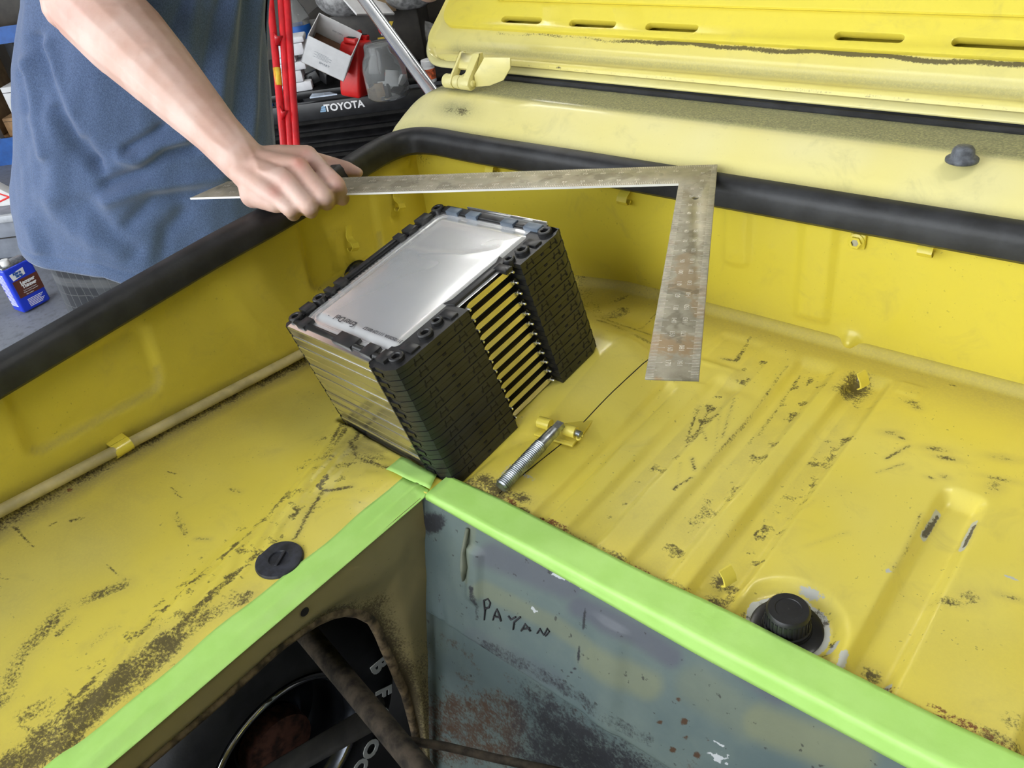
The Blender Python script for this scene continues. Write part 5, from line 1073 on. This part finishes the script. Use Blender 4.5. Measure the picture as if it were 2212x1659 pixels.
# truck grille leaning on the bench front
gp_ = onz((742, 206), BEN - 0.015)
gr_ = place('truck_grille', 'black slatted truck grille with white lettering below the clutter', 'grille', (gp_[0], gp_[1], GND))
gh = BEN - 0.015 - GND
MB().bx(-0.62, 0.62, -0.055, -0.02, gh - 0.075, gh).build('grille_header', M_blk, gr_, False, 0.006)
for k in range(6):
    z = gh - 0.115 - 0.052 * k; MB().prism([(-0.06, z), (-0.03, z + 0.014), (-0.01, z + 0.014), (-0.01, z - 0.012), (-0.045, z - 0.012)], -0.60, 0.60, Matrix(((0, 0, 1, 0), (1, 0, 0, 0), (0, 1, 0, 0), (0, 0, 0, 1)))).build('slat', M_blk, gr_, False, 0.002)
MB().bx(-0.62, 0.62, -0.008, 0.008, 0.0, gh - 0.02).build('backing', M_under, gr_)
for x in (-0.61, 0.61): MB().bx(x - 0.02, x + 0.02, -0.05, 0.008, 0.0, gh - 0.05).build('end_post', M_blk, gr_, False, 0.003)
Mf = Matrix(((1, 0, 0, 0), (0, 0, -1, 0), (0, 1, 0, 0), (0, 0, 0, 1)))
text('lettering', 'TOYOTA', 0.042, Matrix.Translation((0.005, -0.0565, gh - 0.030)) @ Mf, M_wht, gr_, 0.001, bold=0.0012)
lg = MB()
for k in range(3): lg.prism([(-0.085 + 0.004 * k, -0.013 + 0.009 * k), (-0.060 + 0.001 * k, -0.013 + 0.009 * k), (-0.058, -0.006 + 0.009 * k), (-0.083 + 0.006 * k, -0.006 + 0.009 * k)], 0, 0.001, Matrix.Translation((-0.018, -0.056, gh - 0.030)) @ Mf)
lg.build('striped_badge', simple('badge_blue', (0.25, 0.42, 0.60, 1), 0.4, var=.1), gr_)
# red case
def onbench(p): return V(onz(p, BEN))
cl_ = onbench((775, 212)); rc = place('tool_case', 'red plastic tool case standing on end beside the clear jar', 'case', cl_, 0.25, None, 0.0, 0.22)
MB().prism([(-0.065, 0.0), (0.055, 0.0), (0.068, 0.03), (0.068, 0.185), (0.055, 0.215), (-0.055, 0.215), (-0.07, 0.185), (-0.07, 0.03)], -0.045, 0.045, Matrix(((0.55, 0, 0.85, 0), (0.85, 0, -0.55, 0.06), (0, 1, 0, 0), (0, 0, 0, 1)))).build('shell', M_redp, rc, False, 0.012, segs=3)
Mc = Matrix(((0.55, 0, 0.85, 0), (0.85, 0, -0.55, 0.06), (0, 1, 0, 0), (0, 0, 0, 1)))
for a in (-0.048, 0.048): MB().prism([(a - 0.018, 0.212), (a + 0.018, 0.212), (a + 0.015, 0.232), (a - 0.015, 0.232)], -0.026, 0.026, Mc).build('latch', M_redp, rc, False, 0.004); MB().prism([(a - 0.010, 0.2315), (a + 0.010, 0.2315), (a + 0.010, 0.234), (a - 0.010, 0.234)], -0.016, 0.016, Mc).build('latch_slot', M_under, rc)
hd_ = MB(); hd_.tube([Mc @ V((-0.030, 0.210, 0)), Mc @ V((-0.026, 0.245, 0)), Mc @ V((0.026, 0.245, 0)), Mc @ V((0.030, 0.210, 0))], 0.009, 12); hd_.build('handle', M_redp, rc, True)
# white carton, open, tipped
wb_ = V(at((716, 103), 3.32)); tiltm = Matrix.Rotation(BA, 3, 'Z') @ Matrix.Rotation(math.radians(33), 3, 'Y') @ Matrix.Rotation(math.radians(24), 3, 'X')
cb_ = thing('white_carton', 'open white cardboard carton tipped over on the clutter', 'box', wb_, tiltm)
w2, d2, h2_ = 0.090, 0.075, 0.068; t_ = 0.003
for nm_, b_ in (('side', (-w2, w2, -d2, -d2 + t_, -h2_, h2_)), ('side', (-w2, w2, d2 - t_, d2, -h2_, h2_)), ('side', (-w2, -w2 + t_, -d2, d2, -h2_, h2_)), ('side', (w2 - t_, w2, -d2, d2, -h2_, h2_))): MB().bx(*b_).build(nm_, M_pap, cb_)
MB().bx(-w2, w2, -d2, d2, -h2_, -h2_ + t_).build('bottom', M_card, cb_)
MB().bx(-w2 + .01, w2 - .01, -d2 + 0.01, d2 - .012, -h2_ + t_, -h2_ + 0.05).build('inner_pad', simple('brown_pad', (0.10, 0.045, 0.02, 1), .8), cb_)
for s_, x, z, sz in (('SMART', 0.0, -0.03, 0.014), ('DW 73371', 0.0, 0.02, 0.010)): text('print', s_, sz, Matrix.Translation((x, -d2 - 0.0004 if sz > .012 else d2 - t_ - .0004, z)) @ Mf, M_grey, cb_, .0002)
for k in range(5): MB().box((-0.02 + 0.012 * (k % 2), -d2 - 0.0002, 0.012 - k * 0.006), (0.06, 0.0004, 0.0012)).build('print_line', M_grey, cb_)
# clear jar
jb = onbench((842, 208)); jar = place('plastic_jar', 'clear plastic jar of odds and ends, upside down', 'jar', jb)
MB().lathe([(0.0, 0.002), (0.080, 0.002), (0.088, 0.012), (0.088, 0.115), (0.082, 0.145), (0.066, 0.178), (0.064, 0.205), (0.058, 0.212), (0.0, 0.214), (0.0, 0.211), (0.056, 0.209), (0.061, 0.203), (0.063, 0.178), (0.079, 0.143), (0.085, 0.115), (0.085, 0.014), (0.078, 0.006), (0.0, 0.006)], 40, None, caps=False).build('jar_wall', M_clear, jar, True)
for k in range(9):
    a = k * 2.4; MB().box((0.045 * math.cos(a), 0.045 * math.sin(a), 0.03 + 0.006 * (k % 4)), (0.05, 0.03, 0.012), Euler((0.5 * k, 0.7 * k, a)).to_matrix()).build('scrap', (M_pap, M_card, M_darkbox)[k % 3], jar)
MB().box((0.03, -0.05, 0.085), (0.05, 0.002, 0.06), Euler((0.1, 0.25, 0.2)).to_matrix()).build('printed_card', M_pap, jar); MB().box((0.03, -0.0515, 0.10), (0.045, 0.001, 0.012), Euler((0.1, 0.25, 0.2)).to_matrix()).build('red_band', M_redp, jar)
# white foam blocks
fb = onbench((650, 192)); foam = place('foam_packing', 'white foam packing block with notches behind the red hand truck', 'packing', fb, 0.1)
for k, (x0, x1, z0, z1) in enumerate(((-0.07, 0.06, 0.0, 0.04), (-0.07, 0.03, 0.04, 0.09), (-0.07, 0.055, 0.09, 0.125), (-0.07, 0.02, 0.125, 0.15), (-0.07, 0.065, 0.15, 0.20), (-0.03, 0.075, 0.2, 0.225))): MB().bx(x0, x1, -0.05, 0.05, z0, z1 - 0.001).build('foam_step', M_foam, foam, False, 0.006)
# carton with emblem behind, bottle, bags
db = onbench((800, 160)); dk = place('storage_box', 'dark brown storage box with a red and yellow emblem', 'box', db, -0.05)
MB().bx(-0.30, 0.24, 0.14, 0.42, 0.0, 0.235).build('shell', M_darkbox, dk, False, 0.01)
em = MB().lathe([(0.030, 0), (0.022, 0)], 24, Matrix.Translation((0.075, 0.139, 0.155)) @ Mf, caps=False); em.v = em.v; em.build('emblem_ring', M_redp, dk)
MB().prism([(0.0, -0.02), (0.028, 0.022), (0.010, 0.024), (0.0, 0.005), (-0.012, 0.024), (-0.026, 0.022)], 0, 0.001, Matrix.Translation((0.095, 0.1385, 0.160)) @ Mf).build('emblem_v', M_yel, dk)
MB().prism([(-0.05, -0.006), (0.05, -0.006), (0.05, 0.006), (-0.05, 0.006)], 0, 0.001, Matrix.Translation((0.085, 0.1385, 0.115)) @ Mf).build('emblem_bar', M_yel, dk)
for k in range(6): MB().prism([(0, 0), (0.011, 0), (0.011, 0.011), (0, 0.011)], 0, 0.0008, Matrix.Translation((0.055 + 0.011 * k, 0.1385, 0.128 + 0.011 * (k % 2))) @ Mf).build('emblem_check', M_wht, dk)
wbp = onbench((664, 172)); wbt = place('water_bottle', 'clear water bottle with a blue label behind the carton', 'bottle', wbp); wbt.scale = (1.15, 1.15, 1.15)
MB().lathe([(0.0, 0.0), (0.040, 0.0), (0.044, 0.01), (0.044, 0.20), (0.038, 0.235), (0.018, 0.27), (0.014, 0.30), (0.0, 0.30)], 28, Matrix.Translation((0, 0.10, 0))).build('bottle_body', M_clear, wbt, True)
MB().lathe([(0.0448, 0.14), (0.0448, 0.19)], 28, Matrix.Translation((0, 0.10, 0)), caps=False).build('label_band', M_blue, wbt, True); MB().lathe([(0.016, 0.285), (0.016, 0.305), (0, 0.306)], 20, Matrix.Translation((0, 0.10, 0))).build('bottle_cap', M_wht, wbt, 'auto')
def bag(name, label, p, Z, r, mat, seed):
    c = V(at(p, Z)); o = place(name, label, 'bag', (c.x, c.y, c.z - r * 0.6)); mb = MB().sphere((0, 0, r * 0.6), (r * 1.15, r * 0.8, r * 0.62), 28, 18)
    rs = np.random.RandomState(seed); mb.v = [tuple(V(p_) * (1 + 0.22 * mnoise.noise(V(p_) * 14 + V((seed, 0, 0))))) for p_ in mb.v]; mb.build('bag_skin', mat, o, True); return o
M_bagg = simple('grey_bag', (0.26, 0.26, 0.26, 1), 0.5, var=0.35, scale=40, bump=.4, bscale=60); M_bagd = simple('dark_bag', (0.03, 0.03, 0.03, 1), .6, var=.4, scale=30)
dtop = BEN + 0.235
def ontop(p): return V(onz(p, dtop))
for nm_, lb, p, s_, mt, sd in (('plastic_bag', 'crumpled grey plastic bag on the dark storage box', (745, 45), 0.11, M_bagg, 1), ('plastic_bag', 'dark crumpled bag with a red stripe at the top edge', (885, 30), 0.10, M_bagg, 5), ('plastic_bag', 'pale crumpled bag tucked by the trunk lid corner', (900, 78), 0.09, M_bagg, 9)):
    c = ontop(p) if sd != 9 else V(onz(p, BEN + 0.10)); bo_ = place(nm_, lb, 'bag', (c.x, c.y, dtop if sd != 9 else BEN), 0.0, 'crumpled bags in the clutter'); mb = MB().sphere((0, 0.12, s_ * 0.72), (s_ * 1.2, s_ * 0.8, s_ * 0.8), 28, 18)
    mb.v = [tuple(V(q) * (1 + 0.10 * mnoise.noise(V(q) * 16 + V((sd, 0, 0))))) for q in mb.v]; mb.v = [(a, b, max(c_, 0.002)) for a, b, c_ in mb.v]; mb.build('bag_skin', mt, bo_, True)
    if sd == 5: MB().tube([(-0.10, 0.02, 0.15), (0.02, 0.0, 0.12), (0.12, 0.02, 0.07)], 0.005, 8).build('red_cord', M_redp, bo_, True)
c = ontop((805, 48)); pn = place('card_sheet', 'white card sheet lying slanted behind the chrome rod', 'card', (c.x, c.y, dtop), 0.3); MB().box((0.0, 0.10, 0.062), (0.20, 0.16, 0.008), Euler((0.55, 0.22, 0.5)).to_matrix()).build('panel', M_pap, pn); MB().bx(0.03, 0.13, 0.14, 0.24, 0.001, 0.075).build('cardboard_backing', M_card, pn)
# dark hose
c = V(onz((905, 95), BEN)); hs = place('rubber_hose', 'black rubber hose looping down by the trunk lid', 'hose', (c.x, c.y, BEN)); MB().tube([(0.10, 0.15, 0.26), (0.04, 0.12, 0.24), (-0.03, 0.10, 0.16), (-0.05, 0.08, 0.08), (-0.10, 0.05, 0.012), (-0.25, -0.02, 0.012)], 0.011, 12).build('hose', M_rubber, hs, True)
# small bottle
sb = V(onz((931, 176), BEN)); pb = place('pill_bottle', 'small white bottle with an orange label beside the trunk lid', 'bottle', sb)
MB().lathe([(0.0, 0.0), (0.024, 0.0), (0.026, 0.004), (0.026, 0.062), (0.022, 0.068), (0, 0.068)], 24).build('bottle_body', M_wht, pb, 'auto'); MB().lathe([(0.0265, 0.014), (0.0265, 0.056)], 24, None, caps=False).build('label_band', simple('orange_label', (0.65, 0.13, 0.04, 1), .5, var=.5, scale=60), pb, True); MB().lathe([(0.028, 0.066), (0.029, 0.07), (0.029, 0.088), (0.027, 0.09), (0, 0.09)], 28).build('bottle_cap', M_wht, pb, 'auto')
# white bracket on the grille
wbk = V(onz((700, 208), BEN)); bk = place('metal_bracket', 'flat white metal bracket lying above the white lettering', 'bracket', wbk); MB().prism([(-0.06, -0.01), (0.06, -0.01), (0.02, 0.035), (-0.06, 0.045)], 0.001, 0.006).build('plate', simple('pale_blue_metal', (0.50, 0.58, 0.68, 1), .4, .3), bk)
MB().lathe([(0.004, 0.006), (0.003, 0.008), (0, 0.008)], 12, Matrix.Translation((0.0, 0.012, 0))).build('rivet', M_zinc, bk)
c = V(onz((655, 195), BEN)); mc_ = place('black_trim_parts', 'heap of black plastic trim parts under the white carton', 'parts', c)
for k in range(5): MB().box((0.02 + 0.06 * k, 0.05 + 0.02 * (k % 2), 0.03 + 0.006 * k), (0.12, 0.05, 0.05), Euler((0.2 * k, 0.15 * (k - 2), 0.4 * k)).to_matrix()).build('trim_piece', M_blk, mc_, False, 0.004)
# red hand truck
g0 = V(onz((627, 330), GND + 0.06)); Zr = 2.75; g0 = V(at((628, 330), Zr))
ht = place('hand_truck', 'red tubular hand truck standing between the person and the grille', 'hand truck', (g0.x, g0.y, GND))
imh = inv_of(ht)
def hp2(p, Z=Zr): return imh @ V(at(p, Z))
for a, b in (((585, 12), (614, 322)), ((607, -6), (628, 322)), ((619, -6), (641, 322))):
    A, B_ = hp2(a), hp2(b); d = B_ - A; tl = (A.z - 0.01) / (A.z - B_.z) if A.z > B_.z else 1; MB().tube([A - d * 0.25, A, B_, A + d * max(1.0, tl)], 0.0125, 14).build('rail', M_red, ht, True)
for ya, yb in ((80, 98), (240, 262)):
    fr1 = ya / 322; a1 = hp2((585 + 29 * fr1, ya)); a2 = hp2((607 + 21 * fr1 - 2, ya + 8)); mid = (a1 + a2) / 2 + V((0, -0.03, 0))
    MB().tube([a1, mid, a2], [(0.004, 0.018)] * 3, 8).build('cross_strap', M_red, ht, True)
A, B_ = hp2((598, 148)), hp2((602, 186)); MB().tube([A, B_], 0.0130, 12).build('sticker', M_yel, ht, True)
MB().bx(-0.16, 0.20, -0.26, -0.02, 0.002, 0.008).build('toe_plate', M_red, ht, False, 0.002)
for x in (-0.15, 0.19): MB().lathe([(0.0, -0.02), (0.09, -0.02), (0.10, -0.01), (0.10, 0.01), (0.09, 0.02), (0, 0.02)], 28, Matrix.Translation((x, 0.08, 0.1005)) @ Matrix.Rotation(math.pi / 2, 4, 'Y')).build('wheel', M_rubber, ht, 'auto')
MB().tube([(-0.15, 0.08, 0.1), (0.19, 0.08, 0.1)], 0.008, 10).build('axle', M_zinc, ht, True)
# paper on the floor below the grille
c = V(onz((722, 342), GND)); pf = place('paper_sheet', 'white printed paper sheet on the garage floor beyond the seal', 'paper', (c.x, c.y, GND)); MB().bx(-0.11, 0.11, -0.10, 0.10, 0.001, 0.003).build('sheet', M_pap, pf); MB().lathe([(0.012, 0.0032), (0, 0.0034)], 16, Matrix.Translation((0.01, 0.02, 0))).build('printed_dot', M_redp, pf); text('print', 'C', 0.05, Matrix.Translation((0.05, 0.02, 0.0034)), M_redp, pf, .0001)

# ---- blue shelving on the left
s0 = V(onz((30, 352), GND)); 
su = place('shelving_unit', 'blue steel shelving unit with grey perforated posts behind the person', 'shelf', (s0.x, s0.y, GND), 0.0)
ims = inv_of(su); Zs = float(WC[2] @ (np.array(s0) - C0)) 
def hs2(p, dz=0.0): return ims @ V(at(p, Zs + dz))
zt = hs2((20, 36)).z; zm = hs2((20, 296)).z; zlo = hs2((20, 372)).z
for x in (-0.55, -0.02, 1.55):
    for y in (0.0, 0.5): MB().bx(x - 0.025, x + 0.025, y - 0.02, y + 0.02, 0, 2.0).build('post', M_grey, su, False, 0.002)
for k in range(14): MB().lathe([(0.009, 0.0), (0, 0.0)], 12, Matrix.Translation((-0.02, -0.0205, 0.1 + 0.1 * k)) @ Matrix.Rotation(math.pi / 2, 4, 'X'), caps=False).build('post_hole', M_black, su)
for z in (zm, zt, zt + 0.55):
    MB().bx(-0.55, 1.55, -0.025, -0.021, (z - 0.055) if abs(z - zm) > 1e-6 else zlo, z + 0.025).build('beam', M_blue, su); MB().bx(-0.55, 1.55, 0.02, 0.5, z - 0.004, z + 0.008).build('deck', M_wood, su)
zs = [0.001, zm + 0.008, zt + 0.008]
def onshelf(x, z, y=0.06): return su.matrix_basis @ V((x, y, z))
for nm_, lb, ct, x, z, dims, mt in (('carton', 'brown cardboard carton on the middle shelf behind the shirt', 'box', 0.22, zs[1], (0.42, 0.34, 0.10), M_wood), ('carton', 'grey-brown cardboard carton under the top blue beam', 'box', -0.25, zs[1], (0.40, 0.34, 0.42), M_card), ('carton', 'dark carton on the upper shelf behind the shirt', 'box', 0.4, zs[2], (0.5, 0.34, 0.3), M_darkbox), ('storage_tub', 'cream plastic tub on the middle shelf', 'tub', 0.25, zs[1] + 0.10, (0.34, 0.30, 0.16), M_pap), ('carton', 'dark brown carton on the shelf behind the hand truck', 'box', 1.05, zs[1], (0.7, 0.36, 0.5), M_darkbox), ('carton', 'dark carton low on the shelf behind the hand truck', 'box', 1.0, zs[0], (0.8, 0.36, 0.09), M_darkbox)):
    p = onshelf(x, z); o = place(nm_, lb, ct, p); MB().bx(-dims[0] / 2, dims[0] / 2, 0, dims[1], 0.001, dims[2] - 0.001).build('shell', mt, o, False, 0.004); MB().bx(-dims[0] / 2, dims[0] / 2, -0.001, 0.004, dims[2] * 0.80, dims[2] * 0.82).build('lid_seam', M_under, o)
# grey bin with a red and white packet
gb = V(onz((10, 560), GND)); bn = place('storage_bin', 'grey plastic bin at the left edge with a white rim', 'bin', (gb.x, gb.y, GND)); 
imb = inv_of(bn); Zb = float(WC[2] @ (np.array(gb) - C0)); hbn = (imb @ V(at((10, 440), Zb))).z
MB().prism([(-0.30, 0.0), (0.10, 0.0), (0.12, hbn * 0.5), (0.13, hbn), (-0.33, hbn)], 0.0, 0.30, Matrix(((1, 0, 0, 0), (0, 0, 1, 0), (0, 1, 0, 0.001), (0, 0, 0, 1)))).build('bin_body', M_grey, bn, False, 0.01); MB().bx(-0.34, 0.14, -0.012, 0.31, hbn - 0.03, hbn).build('bin_rim', simple('pale_rim', (0.45, 0.47, 0.5, 1), .5), bn, False, 0.006); MB().bx(-0.30, 0.11, -0.004, 0.0, hbn * 0.48, hbn * 0.50).build('bin_seam', M_under, bn)
pk = place('paper_packet', 'white packet printed with red lines on the grey bin', 'packet', bn.matrix_basis @ V((0.0, 0.10, hbn)), 0.0, None)
MB().prism([(-0.22, 0.0), (0.11, 0.0), (0.11, 0.03), (-0.05, 0.17), (-0.22, 0.20)], 0.0, 0.05, Matrix(((1, 0, 0, 0), (0, 0, 1, 0), (0, 1, 0, 0.002), (0, 0, 0, 1)))).build('packet_body', M_pap, pk, False, 0.003)
for a, b in (((-0.20, 0.19), (0.10, 0.03)), ((-0.08, 0.0), (-0.16, 0.14)), ((0.02, 0.02), (0.09, 0.04)), ((0.02, 0.02), (0.0, 0.003)), ((0.09, 0.04), (0.085, 0.003))): MB().tube([(a[0], -0.0006, a[1]), (b[0], -0.0006, b[1])], [(0.001, 0.004)] * 2, 6).build('red_line', M_redp, pk)
# blue solvent can
cb0 = V(onz((54, 680), GND)); cn = place('solvent_can', 'blue metal can of lacquer thinner with a white cap on the concrete', 'can', (cb0.x, cb0.y, GND), 1.0)
imc = inv_of(cn); Zc = float(WC[2] @ (np.array(cb0) - C0)); hcn = (imc @ V(at((33, 553), Zc))).z; print('can h', hcn, Zc)
wc_ = hcn * 0.62; dc_ = hcn * 0.40
tca = NT('can_blue'); tca.set(color=tca.mix(tca.noise(6), (0.006, 0.03, 0.50, 1), (0.010, 0.045, 0.58, 1)), rough=0.3, coat=0.3); M_can = tca.m
MB().bx(-dc_ * 0.0, wc_, 0.0, dc_, 0.004, hcn).build('can_body', M_can, cn, False, hcn * 0.05, segs=4)
MB().bx(0.004, wc_ - 0.004, 0.004, dc_ - 0.004, hcn - 0.004, hcn + 0.006).build('can_top', M_zinc, cn, False, 0.004)
MB().lathe([(hcn * .085, 0), (hcn * .09, 0.004), (hcn * .09, hcn * .10), (hcn * .08, hcn * .115), (0, hcn * .115)], 24, Matrix.Translation((wc_ * 0.30, dc_ * 0.35, hcn + 0.004))).build('can_cap', M_wht, cn, 'auto')
M_brn = simple('brown_label', (0.11, 0.030, 0.015, 1), .4, var=.1)
MB().bx(wc_ * 0.12, wc_ * 0.98, -0.0012, 0.0, hcn * 0.34, hcn * 0.70).build('label_panel', M_brn, cn)
MB().prism([(wc_ * .18, hcn * .72), (wc_ * .62, hcn * .76), (wc_ * .64, hcn * .90), (wc_ * .14, hcn * .86)], -0.0014, 0.0, Matrix(((1, 0, 0, 0), (0, 0, 1, 0), (0, 1, 0, 0), (0, 0, 0, 1)))).build('brand_patch', M_wht, cn)
def ct(s, x, z, sz, mt, b=0.0): text('label_text', s, sz * hcn, Matrix.Translation((wc_ * x, -0.0020, hcn * z)) @ Mf, mt, cn, .0002, bold=b)
ct('Klean', .39, .845, .075, M_blue, .0008); ct('Strip', .42, .785, .075, M_blue, .0008); ct('Lacquer', .58, .62, .095, M_wht, .001); ct('Thinner', .58, .535, .095, M_wht, .001); ct('Fast thinning of lacquer', .55, .46, .030, M_wht); ct('Cleans tools & equipment', .55, .42, .030, M_wht); ct('Net contents', .48, .37, .03, M_wht)
for k in range(6): MB().bx(wc_ * .30, wc_ * (.85 - .05 * (k % 3)), -0.001, 0, hcn * (.25 - .03 * k), hcn * (.262 - .03 * k)).build('small_print', M_wht, cn)
for k in range(22): MB().bx(-0.001, 0.0, dc_ * 0.22, dc_ * (.85 - .1 * (k % 4 == 3)), hcn * (.86 - .033 * k), hcn * (.872 - .033 * k)).build('small_print', M_wht, cn)
# unseen tube lights added to brighten the ceiling, module top and right floor
M_tubeL = NT('added_tube_light'); M_tubeL.set(color=(1, 1, 1, 1), emit=(1.0, 0.98, 0.93, 1), emits=24.0); M_tl = M_tubeL.m
for k, (x, y) in enumerate(((-2.4, 1.6), (-2.4, 3.4), (0.55, 0.75))):
    cf_ = thing('added_ceiling_light', ('added white twin-tube ceiling light over the person', 'added white twin-tube ceiling light over the far bench', 'added white twin-tube ceiling light over the car')[k], 'lamp', (x, y, 1.94), (0, 0, 0.6), 'added tube lights')
    MB().bx(-0.62, 0.62, -0.08, 0.08, -0.05, 0.0).build('housing', M_wht, cf_, False, 0.005)
    for yy_ in (-0.045, 0.045): MB().tube([(-0.58, yy_, -0.07), (0.58, yy_, -0.07)], 0.014, 12).build('tube', M_tl, cf_, True)
